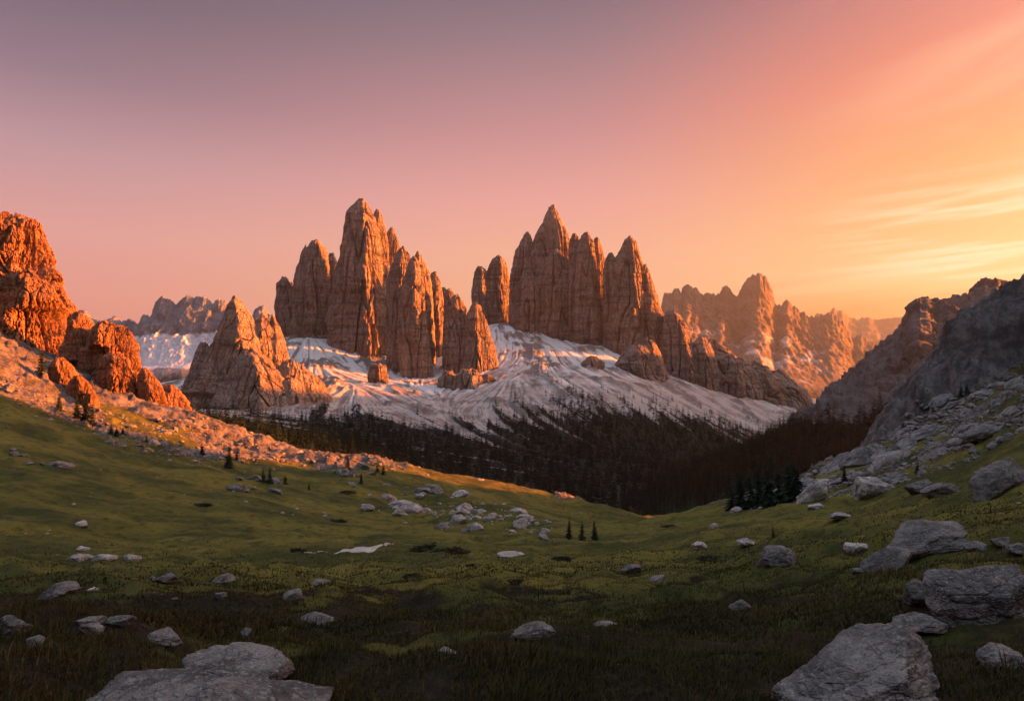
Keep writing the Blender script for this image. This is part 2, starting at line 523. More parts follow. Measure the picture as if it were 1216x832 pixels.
#STRUCTURE
# ------------------------------------------------------------------ the near ground: meadow bowl, left scree, rocky right slope
GP = [(608, 832, 3.8), (608, 790, 5.5), (608, 750, 9), (608, 720, 15), (608, 690, 28), (608, 660, 60), (608, 645, 88), (608, 622, 140), (608, 602, 190), (615, 588, 225), (608, 576, 250),
      (400, 832, 3.7), (400, 760, 8), (400, 700, 24), (400, 660, 60), (400, 648, 85), (400, 620, 125), (400, 585, 170), (400, 560, 205), (420, 540, 240),
      (200, 832, 3.6), (200, 760, 8), (200, 700, 22), (200, 665, 52), (200, 655, 70), (200, 620, 105), (200, 580, 140), (200, 545, 175), (210, 515, 205), (225, 492, 235),
      (0, 832, 3.6), (0, 760, 8), (0, 700, 22), (0, 668, 45), (0, 655, 60), (0, 620, 88), (0, 570, 120), (0, 520, 150), (0, 475, 180), (0, 440, 205), (0, 415, 225),
      (60, 470, 210), (130, 490, 215), (100, 505, 190), (300, 535, 225), (340, 533, 245), (300, 555, 195), (250, 502, 250),
      (480, 553, 245), (545, 566, 248), (690, 596, 250), (730, 606, 245),
      (700, 640, 115), (700, 655, 75), (700, 690, 28), (760, 650, 72), (690, 622, 190), (760, 612, 225),
      (800, 832, 3.7), (800, 760, 8), (800, 700, 19), (800, 660, 45), (800, 640, 72), (830, 620, 105), (850, 608, 135),
      (1000, 832, 3.6), (1000, 760, 7.0), (1000, 700, 14.5), (1000, 650, 34), (1000, 620, 58), (1000, 598, 88), (960, 598, 105), (900, 605, 128),
      (1216, 832, 3.2), (1216, 760, 5.2), (1216, 700, 8.6), (1216, 640, 16), (1216, 600, 27), (1216, 562, 46), (1216, 520, 80), (1216, 470, 135), (1216, 425, 190),
      (1100, 580, 78), (1100, 545, 115), (1100, 510, 170), (1100, 478, 190), (1150, 437, 194), (1180, 392, 197), (1216, 338, 200),
      (1000, 575, 120), (1000, 558, 165), (1000, 540, 180), (950, 585, 135), (950, 570, 180), (905, 590, 165), (1050, 512, 186), (880, 598, 160)]
gp = [P(*p) for p in GP]
gp += [(0, 0, -1.7), (-3, 1, -1.75), (3, 1, -1.55), (0, -6, -1.2), (-30, -10, -2), (-80, 20, -8), (30, -10, 2), (-15, 3, -2.6), (12, 3, -1.0), (0, -60, 4), (-90, -60, 2),
       (-130, 60, -10), (-170, 110, -4), (-200, 170, 14), (-230, 230, 40),
       # the mountain the right hand slope climbs to, beyond the frame
       (30, 12, 2), (60, 25, 9), (60, -20, 12), (110, 80, 26), (110, 20, 30), (150, 140, 36), (220, 170, 58), (200, 90, 72), (200, -20, 76), (300, 60, 120), (300, 170, 105), (300, 208, 80), (420, 120, 150), (420, 180, 135), (420, 218, 112), (300, 0, 120), (420, 0, 150),
       # far side, dropping to the valley
       (225, 250, -8), (320, 264, 0), (420, 285, 25), (200, 345, -48), (300, 400, -60), (165, 246, -28), (125, 275, -46), (60, 290, -58), (0, 310, -62), (-50, 320, -56), (-90, 330, -48), (-130, 330, -36), (-180, 330, -16), (90, 230, -52), (60, 215, -50), (200, 420, -60), (0, 420, -98), (-120, 420, -62), (-240, 380, 0), (-260, 300, 40)]
tps_g = TPS(gp)


def ground_h(x, y, fine=True):
    x = np.asarray(x, float)
    y = np.asarray(y, float)
    r = np.hypot(x, y)
    z = tps_g(x, y)
    rock = rock_mask(x, y, z)
    z = z + fbm(x / 26.0, y / 26.0, 0.3 * np.ones_like(x), 3, 11) * 1.7 * sst(r, 20, 110)
    z = z + fbm(x / 7.0, y / 7.0, 0.1 * np.ones_like(x), 3, 21) * 0.60 * sst(r, 4, 30)
    z = z + np.maximum(fbm(x / 2.1, y / 2.1, 0.2 * np.ones_like(x), 3, 31), -0.25) * 0.27 * sst(r, 1.0, 5) * (1 - 0.6 * sst(r, 60, 160))
    m1 = np.abs(pn(x / 2.7 + 0.2 * y, y / 2.2, 0.4 * np.ones_like(x), 51)) + 0.45 * np.abs(pn(x / 1.1, y / 1.0, 0.4 * np.ones_like(x), 53))
    patch = sst(fbm(x / 11.0, y / 9.0, 0.2 * np.ones_like(x), 2, 55), -0.35, 0.15)
    z = z + (m1 - 0.3) * 0.62 * patch * sst(r, 2.2, 7) * (1 - 0.8 * sst(r, 40, 110))
    # craggy where rock shows
    rs = rock * sst(r, 30, 90)
    z = z + rs * (ridged(x / 14.0, y / 14.0 + 0.3 * x / 14.0, 0.5 * np.ones_like(x), 5, 41, 0.6) - 0.35) * 2.6
    f1, e1 = facets((x + 0.55 * y) / 9.0, (y - 0.55 * x) / 5.0, z / 5.0, 6)
    f2, e2 = facets((x + 0.55 * y) / 3.4, (y - 0.55 * x) / 2.0, z / 2.0, 8)
    z = z + rs * (f1 * 1.5 + f2 * 0.55)
    pxu, pyu = proj(x, y, z)
    up = sst(line(np.nan_to_num(pxu, nan=600.0), [(900, 592), (950, 566), (1000, 543), (1060, 518), (1120, 486), (1216, 434), (1500, 330), (3000, 200)]) - np.nan_to_num(pyu, nan=900.0), -4, 30) * (x > 15)
    z = z + up * (ridged(x / 38.0, y / 38.0, 0.5 * np.ones_like(x), 6, 47, 0.6) - 0.4) * 9.0
    f3, e3 = facets(x / 15.0, y / 15.0, z / 15.0, 12)
    f4, e4 = facets(x / 6.0, y / 6.0, z / 6.0, 14)
    z = z + up * (f3 * 4.0 + f4 * 1.4 + 1.6 * ridged(x / 9.0, y / 22.0, 0.5 * np.ones_like(x), 4, 19, 0.6))
    return z


def line(px, pts):
    a = np.array(pts, float)
    return np.interp(px, a[:, 0], a[:, 1])


def rock_mask(x, y, z):
    px, py = proj(x, y, z)
    px = np.nan_to_num(px, nan=600.0)
    py = np.nan_to_num(py, nan=900.0)
    # left: scree under the crag
    e1 = line(px, [(-300, 380), (0, 462), (60, 490), (120, 515), (170, 534), (230, 545), (300, 548), (345, 548), (420, 556), (470, 548), (520, 545)])
    nn = fbm(x / 16, y / 16, 0 * x, 3, 61)
    far = sst(y, 120, 160)
    a = sst(e1 - py + 16 * nn, -8, 8) * far * (px < 560)
    hole = sst(1 - np.hypot((px - 170) / 75, (py - (505 + (px - 170) * 0.34)) / 13) + 0.5 * nn, 0, 0.3)
    a = a * (1 - 0.95 * hole)
    # right: slabs
    e2 = line(px, [(860, 600), (905, 600), (950, 592), (1000, 588), (1050, 575), (1110, 556), (1160, 530), (1216, 508), (1500, 420), (2500, 300)])
    b = sst(e2 - py + 12 * nn, -6, 12) * (x > 15) * sst(r_(x, y), 30, 60)
    # boulder field in the middle of the meadow
    c = sst(1 - np.hypot((px - 570) / 120, (py - 618 - (px - 570) * 0.16) / 26) + 0.7 * nn, 0.0, 0.7) * 0.62 * (y > 60)
    up = line(px, [(900, 596), (950, 570), (1000, 548), (1060, 522), (1120, 490), (1216, 438), (1500, 330)])
    gap = 0.5 + 0.9 * fbm((x + 0.5 * y) / 22, (y - 0.5 * x) / 7.5, 0 * x, 3, 67)
    b = b * np.clip(0.22 + 0.55 * gap, 0, 0.85)
    b = np.maximum(b, sst(up - py, -2, 14) * (x > 15) * (0.78 + 0.2 * nn))
    return np.clip(np.maximum(np.maximum(a * (0.80 + 0.25 * nn), b), c * 0.5), 0, 1)


def r_(x, y):
    return np.hypot(x, y)


def build_meadow():
    th = np.concatenate([np.linspace(-180, -50, 60, endpoint=False), np.linspace(-50, 50, 900, endpoint=False), np.linspace(50, 180, 110)])
    th = np.radians(th)
    rr = np.concatenate([np.geomspace(0.15, 1.4, 8, endpoint=False), np.geomspace(1.4, 440, 780)])
    T, RR = np.meshgrid(th, rr)
    X, Y = RR * np.sin(T), RR * np.cos(T)
    Z = ground_h(X, Y)
    rk = rock_mask(X, Y, Z)
    px, py = proj(X, Y, Z)
    px = np.nan_to_num(px, nan=600.0)
    py = np.nan_to_num(py, nan=900.0)
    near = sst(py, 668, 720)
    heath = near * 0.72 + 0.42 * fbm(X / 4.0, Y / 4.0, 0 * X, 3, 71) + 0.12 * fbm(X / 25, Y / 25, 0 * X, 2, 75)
    upl = line(px, [(900, 592), (950, 566), (1000, 543), (1060, 518), (1120, 486), (1216, 434), (1500, 330)])
    tone = 1 - sst(upl - py, 0, 22) * (X > 15)
    V = np.stack([X, Y, Z], -1).reshape(-1, 3)
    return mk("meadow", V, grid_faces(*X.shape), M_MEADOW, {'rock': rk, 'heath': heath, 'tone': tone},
              label="green and brown alpine meadow bowl with stony slopes either side", kind='structure')


meadow = build_meadow()

# ------------------------------------------------------------------ the mountain slope that carries the towers
MP = [(100, 520, 420), (220, 500, 440), (300, 522, 440), (345, 535, 450), (450, 565, 470), (560, 595, 470), (650, 615, 470), (730, 622, 480), (800, 622, 500),
      (100, 490, 700), (200, 480, 800), (200, 474, 1400), (100, 474, 1500), (-200, 480, 700), (-200, 480, 1500),
      (300, 512, 700), (345, 502, 820), (400, 497, 860), (480, 507, 860), (560, 520, 850), (640, 530, 850), (720, 545, 850), (790, 560, 850), (840, 572, 900),
      (640, 482, 1040), (700, 478, 1100), (760, 480, 1150), (830, 500, 1170), (890, 525, 1150), (880, 550, 1020),
      (230, 492, 950), (300, 486, 1000), (385, 470, 1060), (420, 460, 1120), (480, 467, 1120), (540, 474, 1100), (590, 455, 1180),
      (330, 405, 1430), (400, 414, 1400), (460, 442, 1330), (520, 442, 1350), (590, 388, 1560), (620, 385, 1610), (660, 405, 1520), (720, 414, 1490), (780, 440, 1450), (810, 448, 1460), (850, 455, 1600), (920, 470, 1700), (970, 492, 1750),
      (330, 425, 1720), (460, 440, 1830), (590, 420, 1930), (700, 430, 1950), (800, 445, 2050), (900, 455, 2150), (980, 488, 2300), (1030, 480, 2700),
      (200, 470, 2100), (400, 465, 2400), (700, 460, 2500),
      (910, 556, 900), (960, 530, 1250), (1000, 505, 1700), (1060, 505, 2000), (1250, 520, 1500), (1000, 575, 700), (1250, 575, 700), (1300, 500, 2500)]
tps_m = TPS([P(*p) for p in MP], 300.0)


def lic(field, X, Y, Z, u0, u1, v0, v1, steps=34, ds=3.0):
    """smear FIELD down the fall line of the grid surface (u = x/Y columns, v = log Y rows)"""
    nr, nc = Z.shape
    p = np.stack([X, Y, Z], -1)
    gv = np.gradient(Z, axis=0)
    gu = np.gradient(Z, axis=1)
    # dZ/dx , dZ/dy through the grid's own jacobian
    xu, xv = np.gradient(X, axis=1), np.gradient(X, axis=0)
    yu, yv = np.gradient(Y, axis=1), np.gradient(Y, axis=0)
    det = xu * yv - xv * yu + 1e-9
    zx = (gu * yv - gv * yu) / det
    zy = (gv * xu - gu * xv) / det
    ln = np.hypot(zx, zy) + 1e-6
    zx, zy = zx / ln, zy / ln

    def samp(A, x, y):
        fu = (x / y - u0) / (u1 - u0) * (nc - 1)
        fv = (np.log(y) - v0) / (v1 - v0) * (nr - 1)
        fu = np.clip(fu, 0, nc - 1.001)
        fv = np.clip(fv, 0, nr - 1.001)
        i, j = fv.astype(int), fu.astype(int)
        a, b = fv - i, fu - j
        return (A[i, j] * (1 - a) * (1 - b) + A[i + 1, j] * a * (1 - b) + A[i, j + 1] * (1 - a) * b + A[i + 1, j + 1] * a * b)
    acc = field.copy()
    for sgn in (-1, 1):
        x, y = X.copy(), Y.copy()
        for k in range(steps):
            x = x + sgn * ds * samp(zx, x, y)
            y = np.maximum(y + sgn * ds * samp(zy, x, y), 50)
            acc = acc + samp(field, x, y)
    acc -= acc.mean()
    return acc / (acc.std() + 1e-9)


def build_slope():
    u0, u1, v0, v1 = -0.95, 0.95, math.log(330), math.log(2900)
    nc, nr = 1000, 640
    U, L = np.meshgrid(np.linspace(u0, u1, nc), np.linspace(v0, v1, nr))
    Y = np.exp(L)
    X = U * Y
    Z = tps_m(X, Y)
    Z = Z + fbm(X / 220, Y / 220, 0 * X, 2, 81) * 5 * sst(Y, 600, 900)
    ri = np.random.RandomState(3)
    Zb = Z
    w1 = lic(ri.normal(size=X.shape), X, Y, Z, u0, u1, v0, v1, 22, 4.0)
    w3 = lic(ri.normal(size=X.shape), X, Y, Zb, u0, u1, v0, v1, 9, 2.5)
    w2 = lic(fbm(X / 22, Y / 22, 0 * X, 2, 83), X, Y, Z, u0, u1, v0, v1, 20, 7.0)
    Z = Z + (w2 * 0.9 + w1 * 0.4 + w3 * 0.3) * sst(Y, 650, 900)
    px, py = proj(X, Y, Z)
    # rock bands break out of the slope
    rb = ridged(X / 24, Y / 24, Z / 14, 5, 85, 0.6)
    band = sst(fbm(X / 90, Y / 90, 0 * X, 4, 87, 0.6) + 0.03 * w2, 0.12, 0.40) * sst(Y, 800, 1000)
    f1, e1 = facets(X / 22, Y / 22, Z / 14, 4)
    Z = Z + band * (1.5 + 3.5 * f1 + rb * 2.5)
    top = line(px, [(180, 490), (225, 470), (330, 405), (400, 412), (460, 440), (520, 445), (590, 386), (650, 405), (720, 415), (790, 440), (850, 455), (930, 480)])
    tl = line(px, [(180, 480), (230, 490), (300, 505), (345, 512), (400, 502), (480, 512), (560, 522), (640, 510), (700, 505), (770, 512), (830, 520), (900, 545)])
    s = (tl - py) / np.maximum(tl - top, 8)          # 0 at the tree line, 1 at the foot of the towers
    snow = 0.20 + 0.50 * sst(s, 0.15, 0.95) + 0.10 * w1 + 0.05 * w2 + 0.10 * w3 + 0.10 * fbm(X / 14, Y / 14, Z / 14, 3, 94) - 0.75 * band * sst(rb, 0.1, 0.5) + 0.16 * fbm(X / 50, Y / 50, 0 * X, 3, 93)
    snow = snow - 0.42 * sst(px, 690, 850) * (1 - 0.6 * sst(s, 0.75, 1.0))
    veg = 1.05 - 1.45 * sst(s, -0.25, 0.60) + 0.28 * w2 + 0.35 * sst(px, 690, 850) * (1 - sst(s, 0.3, 0.9)) + 0.12 * w1 + 0.2 * sst(px, 560, 760) * (1 - sst(s, 0.2, 0.7))
    snow = np.where(s < 0, snow + s * 0.8, snow)
    tone = 0.62 + 0.16 * w1 + 0.05 * w2 + 0.12 * w3 + 0.30 * fbm(X / 35, Y / 35, Z / 25, 4, 95, 0.6) - 0.4 * band
    V = np.stack([X, Y, Z], -1).reshape(-1, 3)
    mk("mountain_slope", V, grid_faces(nr, nc), M_SLOPE, {'snow': snow, 'veg': veg, 'tone': tone},
       label="long pale scree and snow slope below the rock towers", kind='structure')
    return X, Y, Z, s, w1, w2, px, py


SL = build_slope()


# ------------------------------------------------------------------ lofted ridges
def loft(name, rows, mat, nu, nv, du, amp, seed, rough_rows=None, snow=None, veg=None, label=None, jag=0.0, kind='structure', tone=0.5, gully=0.0, cat=None, fac=()):
    """rows from the near foot to the crest and down the far side; each row a list of (u, x, y, z)"""
    u0, u1 = rows[0][0][0], rows[0][-1][0]
    us = np.linspace(u0, u1, nu)
    C = []
    for r in rows:
        a = np.array(r, float)
        C.append(np.stack([np.interp(us, a[:, 0], a[:, k]) for k in (1, 2, 3)], -1))
    C = np.array(C)                                   # rows, nu, 3
    t = np.linspace(0, len(rows) - 1, nv)
    i = np.minimum(t.astype(int), len(rows) - 2)
    f = (t - i)[:, None, None]
    G = C[i] * (1 - f) + C[i + 1] * f
    X, Y, Z = G[..., 0], G[..., 1], G[..., 2]
    nn = grid_normals(X, Y, Z)
    nn = nn * np.sign(nn[..., 2:3] + 1e-6)
    s = du
    d = amp * (ridged(X / s, Y / s, Z / s * 0.55, 6, seed, 0.55) - 0.3)
    d = d + amp * 0.5 * fbm(X / s * 3, Y / s * 3, Z / s * 1.2, 4, seed + 5)
    if gully:
        d = d + gully * ridged(X / (s * 0.5), (Y / (s * 0.5)) * 0.25, Z / s * 0.15, 4, seed + 9)
    for sc_, am_ in fac:
        f_, e_ = facets(X / sc_, Y / sc_, Z / (sc_ * 1.3), seed + 31)
        d = d + am_ * (f_ - 0.4 * np.exp(-(e_ / 0.10) ** 2))
    w = np.array(rough_rows if rough_rows else [1] * len(rows), float)
    ww = (w[i] * (1 - f[:, 0, 0]) + w[i + 1] * f[:, 0, 0])[:, None]
    d = d * ww
    X, Y, Z = X + nn[..., 0] * d, Y + nn[..., 1] * d, Z + nn[..., 2] * d
    if jag:
        cw = np.exp(-((t - (len(rows) - 2)) / 0.35) ** 2)[:, None]
        Z = Z + jag * cw * (ridged(us[None, :] / 8.0, 0.5, 0.2 * np.ones((nv, 1)), 5, seed + 13, 0.75) - 0.3)
    V = np.stack([X, Y, Z], -1).reshape(-1, 3)
    rowp = np.broadcast_to(t[:, None], X.shape)
    up = grid_normals(X, Y, Z)
    upz = np.abs(up[..., 2])
    A = {'snow': snow(rowp, us[None, :] + 0 * rowp, X, Y, Z, upz) if snow else np.zeros(X.shape),
         'veg': veg(rowp, us[None, :] + 0 * rowp, X, Y, Z, upz) if veg else np.zeros(X.shape),
         'tone': np.full(X.shape, tone) + 0.25 * fbm(X / s, Y / s, Z / s, 3, seed + 21)}
    mk(name, V, grid_faces(nv, nu), mat, A, label=label, kind=kind, cat=cat)
    return X, Y, Z, rowp, us, upz


def prow(pts, Y=None):
    out = []
    for p in pts:
        yy = p[2] if len(p) > 2 else Y
        out.append((p[0],) + P(p[0], p[1], yy))
    return out


# dark ridge on the right (spur falling from right to left)
crest = [(700, 640, 560), (800, 596, 600), (858, 556, 640), (880, 546, 650), (900, 536, 660), (935, 519, 675), (966, 499, 690), (985, 472, 700), (1008, 452, 715), (1030, 436, 730), (1046, 419, 745), (1062, 405, 755),
         (1083, 388, 770), (1088, 364, 775), (1097, 359, 780), (1110, 363, 785), (1128, 356, 795), (1150, 353, 805), (1172, 339, 815), (1188, 338, 825), (1205, 346, 830), (1255, 345, 850)]
foot = [(700, 650, 420), (858, 640, 420), (966, 630, 420), (1083, 610, 425), (1216, 590, 440), (1255, 580, 450)]


def between(f, a, b):
    A, B = np.array(a), np.array(b)
    return [(u,) + tuple((1 - f) * np.array([np.interp(u, A[:, 0], A[:, k]) for k in (1, 2, 3)]) + f * np.array([np.interp(u, B[:, 0], B[:, k]) for k in (1, 2, 3)])) for u in sorted(set(A[:, 0]) | set(B[:, 0]))]


cr, ft = prow(crest), prow(foot)
cr += [(1300, 860, 1010, 185), (1350, 1150, 1230, 168), (1400, 1420, 1480, 222), (1425, 1520, 1580, 210), (1440, 1560, 1660, 200), (1460, 1620, 1760, 190), (1480, 1680, 1900, 220), (1520, 1850, 2150, 200), (1560, 2150, 2500, 150)]  # unseen crest beyond the frame, added with heights set to shade the massif
ft += [(1300, 900, 560, -60), (1350, 1300, 640, -40), (1400, 1900, 900, 0), (1425, 2000, 1100, 0), (1440, 2050, 1200, 0), (1460, 2100, 1300, 0), (1480, 2200, 1400, 0), (1520, 2500, 1600, 0), (1560, 2800, 1800, 0)]
mid = [(u, x, y, z - 10) for u, x, y, z in between(0.55, ft, cr)]
back = [(u, x + 40, y + 420, -150) for u, x, y, z in cr]
RDG = loft("right_ridge", [ft, mid, cr, back], M_RIDGE, 760, 420, 42.0, 12.0, 101, [0.6, 1.0, 0.75, 1.0],
           snow=lambda r, u, X, Y, Z, q: 0.12 + 0.35 * fbm(X / 18, Y / 60, Z / 60, 3, 131) * sst(r, 0.8, 1.3) - 0.3 * sst(u, 1000, 900),
           veg=lambda r, u, X, Y, Z, q: 1.05 - 0.95 * sst(r + 0.55 * sst(u, 930, 1150) - 1.3 * sst(u, 1015, 900), 0.95, 1.5) + 0.25 * fbm(X / 40, Y / 40, Z / 40, 3, 133),
           label="dark rocky ridge with wooded foot falling from the right", jag=9.0, tone=0.62, gully=5.0, fac=((24.0, 2.6), (10.0, 1.6), (4.5, 0.9)))

# far range to the right, in the haze
fr = [(640, 430), (760, 400), (786, 372), (790, 350), (797, 352), (803, 343), (809, 350), (815, 341), (820, 344), (826, 345), (831, 352), (838, 350), (850, 353), (856, 348), (862, 340), (868, 348), (874, 353),
      (880, 346), (888, 334), (894, 329), (901, 327), (908, 331), (912, 340), (917, 350), (920, 364), (928, 366), (934, 359), (941, 366), (950, 372), (965, 379), (978, 377), (988, 374), (996, 380), (1004, 390), (1012, 402), (1024, 401), (1036, 408), (1046, 414), (1060, 432), (1090, 460), (1150, 480)]
DY = 5600.0
crest = prow([(a, b, DY) for a, b in fr])
cliff = prow([(a, min(b + 56 if 860 < a < 925 else b + 34, 478), DY - 240) for a, b in fr])
tal = prow([(a, 440 + max(0, (a - 900)) * 0.20, DY - 800) for a, b in fr])
base_ = prow([(a, 505, DY - 1700) for a, b in fr])
back = [(u, x, y + 900, -200) for u, x, y, z in crest]
loft("far_mountains", [base_, tal, cliff, crest, back], M_FARSLOPE, 700, 260, 130.0, 30.0, 151, [0.4, 0.22, 0.9, 0.35, 1],
     snow=lambda r, u, X, Y, Z, q: 0.55 * sst(r, 0.65, 1.0) * (1 - sst(r, 1.75, 2.05)) + 0.40 * fbm(X / 190, Y / 190, Z / 80, 3, 161) - 0.12,
     veg=lambda r, u, X, Y, Z, q: 0.8 * (1 - sst(r, 0.5, 1.0)) + 0.2 * fbm(X / 90, Y / 90, Z / 90, 3, 163),
     label="hazy orange mountain range with one tall blunt summit", jag=52.0, gully=34.0, fac=((70.0, 6.0), (28.0, 4.0)))

# farthest range
vf = [(860, 430), (940, 400), (970, 374), (980, 376), (990, 367), (1000, 369), (1008, 378), (1020, 380), (1030, 377), (1045, 380), (1060, 378), (1075, 377), (1090, 381), (1130, 384), (1200, 382), (1300, 386)]
DY = 9400.0
crest = prow([(a, b, DY) for a, b in vf])
base_ = prow([(a, 470, DY - 1800) for a, b in vf])
back = [(u, x, y + 1500, -300) for u, x, y, z in crest]
loft("distant_mountains", [base_, between(0.5, base_, crest), crest, back], M_FARSLOPE, 260, 90, 300.0, 60.0, 171, [1, 1, 0.3, 1], label="faint farthest ridge fading into the sunset haze", jag=60.0)

# range to the left with the snow bowl
lr = [(-60, 400), (20, 385), (92, 372), (100, 371), (110, 380), (118, 385), (128, 380), (136, 377), (144, 384), (152, 380), (160, 384), (166, 386), (170, 376), (180, 376), (186, 360), (192, 354), (200, 358), (208, 362), (216, 358), (224, 353), (230, 359), (238, 354), (244, 357), (252, 362), (258, 358), (266, 360),
      (276, 366), (290, 374), (300, 378), (306, 368), (312, 366), (318, 374), (330, 380), (400, 400), (480, 420)]
DY = 3400.0
crest = prow([(a, b, DY + (500 if a < 160 else 0)) for a, b in lr])
cliff = prow([(a, max(b + 14, 397 - abs(a - 215) * 0.03), DY - 130 + (500 if a < 160 else 0)) for a, b in lr])
tal = prow([(a, 432 + abs(a - 215) * 0.06, DY - 330) for a, b in lr])
base_ = prow([(a, 492, DY - 760) for a, b in lr])
back = [(u, x, y + 900, -200) for u, x, y, z in crest]
loft("left_mountains", [base_, tal, cliff, crest, back], M_FARCOOL, 620, 220, 110.0, 24.0, 191, [0.12, 0.10, 1.0, 0.35, 1],
     snow=lambda r, u, X, Y, Z, q: 1.15 * sst(r, 0.60, 1.15) * (1 - sst(r, 1.75, 2.1)) + 0.32 * fbm(X / 150, Y / 150, Z / 40, 4, 193) - 0.02,
     veg=lambda r, u, X, Y, Z, q: 0.9 * (1 - sst(r, 0.5, 1.0)) + 0.15 * fbm(X / 90, Y / 90, Z / 90, 3, 195),
     label="far bluish range with a snow bowl seen between the crags", jag=26.0, gully=22.0, fac=((50.0, 4.0), (22.0, 3.0)))


# ------------------------------------------------------------------ rock columns
def column(prof, Y, seed, depth=0.8, nT=170, nZ=210, drop=45, flute=1.0, rough=1.0, planes=None, step=0.14, vs=2.6, fs=1.0, crk=1.0):
    """prof: (py, left px, right px) from the tip to the foot"""
    rng = np.random.RandomState(seed)
    pr = []
    for py, l, r in prof:
        xl, _, z = P(l, py, Y)
        xr = P(r, py, Y)[0]
        pr.append((z, (xl + xr) / 2, (xr - xl) / 2))
    z, c, w = pr[-1]
    pr.append((z - drop, c, w * 1.04))
    pr = np.array(pr[::-1])
    K = planes or rng.randint(5, 8)
    tp = np.radians(np.array([-104 + rng.uniform(-9, 9), -40 + rng.uniform(-12, 12), 8 + rng.uniform(-12, 12), 75, 135, 190 + rng.uniform(-12, 12), 226 + rng.uniform(-8, 8)]))
    dp = np.array([rng.uniform(.66, .80), rng.uniform(.58, .84), rng.uniform(.85, 1), .9, .9, rng.uniform(.8, 1), rng.uniform(.85, 1.1)])
    K = len(tp)
    T, t = np.meshgrid(np.linspace(0, 2 * math.pi, nT, endpoint=False), np.linspace(0, 1, nZ) ** 0.9)
    z0, z1 = pr[0, 0], pr[-1, 0]
    H = z1 - z0
    Z = z0 + t * H
    RX = np.interp(Z, pr[:, 0], pr[:, 2])
    CX = np.interp(Z, pr[:, 0], pr[:, 1])
    Rm = np.interp(z0 + 0.45 * H, pr[:, 0], pr[:, 2])
    acc = 0
    for i in range(K):
        led = 1 - step * sst(pn(t * H / Rm * 0.5 + i * 5.3, 0.4, seed * 0.37), -0.03, 0.06)
        acc = acc + (np.maximum(np.cos(T - tp[i]), 0.2) / (dp[i] * led)) ** 22
    r = acc ** (-1.0 / 22)
    sx = np.maximum(r * np.cos(T), -9)
    # keep the outline of the profile: stretch so that the widest points meet it
    mx = np.max(sx, axis=1, keepdims=True)
    mn = -np.min(sx, axis=1, keepdims=True)
    sx = np.where(sx > 0, sx / mx, sx / mn)
    cT, sT = np.cos(T), np.sin(T)
    ry = np.maximum(RX, 0.18 * Rm * (Z < z1 - 0.02 * H)) * depth
    X = CX + sx * RX
    Yy = Y + r * ry * sT
    q = np.clip(RX / Rm, 0.10, 1.0)
    g = lambda a: a * Rm * fs
    d = flute * g(0.045) * (ridged(X / g(0.7), Yy / g(0.7), Z / g(4.0), 3, seed, 0.5) - 0.5)
    crack = np.abs(pn(X / g(0.55), Yy / g(0.55), Z / g(5.0), seed + 3))
    d = d - crk * flute * g(0.24) * np.exp(-(crack / 0.045) ** 2)
    crack2 = np.abs(pn(X / g(0.26), Yy / g(0.26), Z / g(2.2), seed + 5))
    d = d - crk * flute * g(0.05) * np.exp(-(crack2 / 0.06) ** 2)
    for sc, am, sd in ((0.70, 0.055, 1), (0.30, 0.034, 2), (0.12, 0.024, 3), (0.05, 0.011, 4)):
        f, e = facets(X / g(sc), Yy / g(sc), Z / g(sc * vs), seed + sd)
        d = d + rough * g(am) * (f - 0.45 * np.exp(-(e / 0.10) ** 2))
    d = d + rough * g(0.02) * ridged(X / g(0.06), Yy / g(0.06), Z / g(0.10), 3, seed + 4, 0.6)
    bed = pn(X / g(6.0), Yy / g(6.0), Z / g(0.34), seed + 11)
    d = d + rough * g(0.018) * np.clip(bed * 4, -1, 1)
    d = d * q
    X = X + cT * d
    Yy = Yy + sT * d
    top = sst(t, 0.75, 1.0)
    f, e = facets(X / g(0.26), Yy / g(0.26), 0.5 + 0 * X, seed + 9)
    f2, e = facets(X / g(0.11), Yy / g(0.11), 0.5 + 0 * X, seed + 10)
    Z = Z + top * (f * 0.34 + f2 * 0.16) * g(1.0) * np.clip(q, 0.3, 1)
    V = np.stack([X, Yy, Z], -1).reshape(-1, 3)
    return V, grid_faces(nZ, nT, True)


def join(parts):
    Vs, Fs, o = [], [], 0
    for V, F in parts:
        Vs.append(V)
        Fs.append(F + o)
        o += len(V)
    return np.concatenate(Vs), np.concatenate(Fs)


_seed = [500]


def tower(name, specs, Y, mat, label, cat, group=None, res=1.0, **kw):
    """specs: (dY, profile) each one buttress or pinnacle of the same rock"""
    parts = []
    for s in specs:
        dY, prof = s[:2]
        k2 = dict(kw)
        if len(s) > 2:
            k2.update(s[2])
        _seed[0] += 7
        hp = prof[-1][0] - prof[0][0]
        wp = max(p[2] - p[1] for p in prof)
        big = min(1.7, max(0.40, math.sqrt(hp * wp) / 85.0 + 0.25)) * res
        parts.append(column(prof, Y + dY, _seed[0], nT=int(200 * big * min(1.5, max(0.8, 2.2 * wp / hp))), nZ=int(230 * big), **k2))
    V, F = join(parts)
    return mk(name, V, F, mat, label=label, cat=cat, group=group, smooth=False)


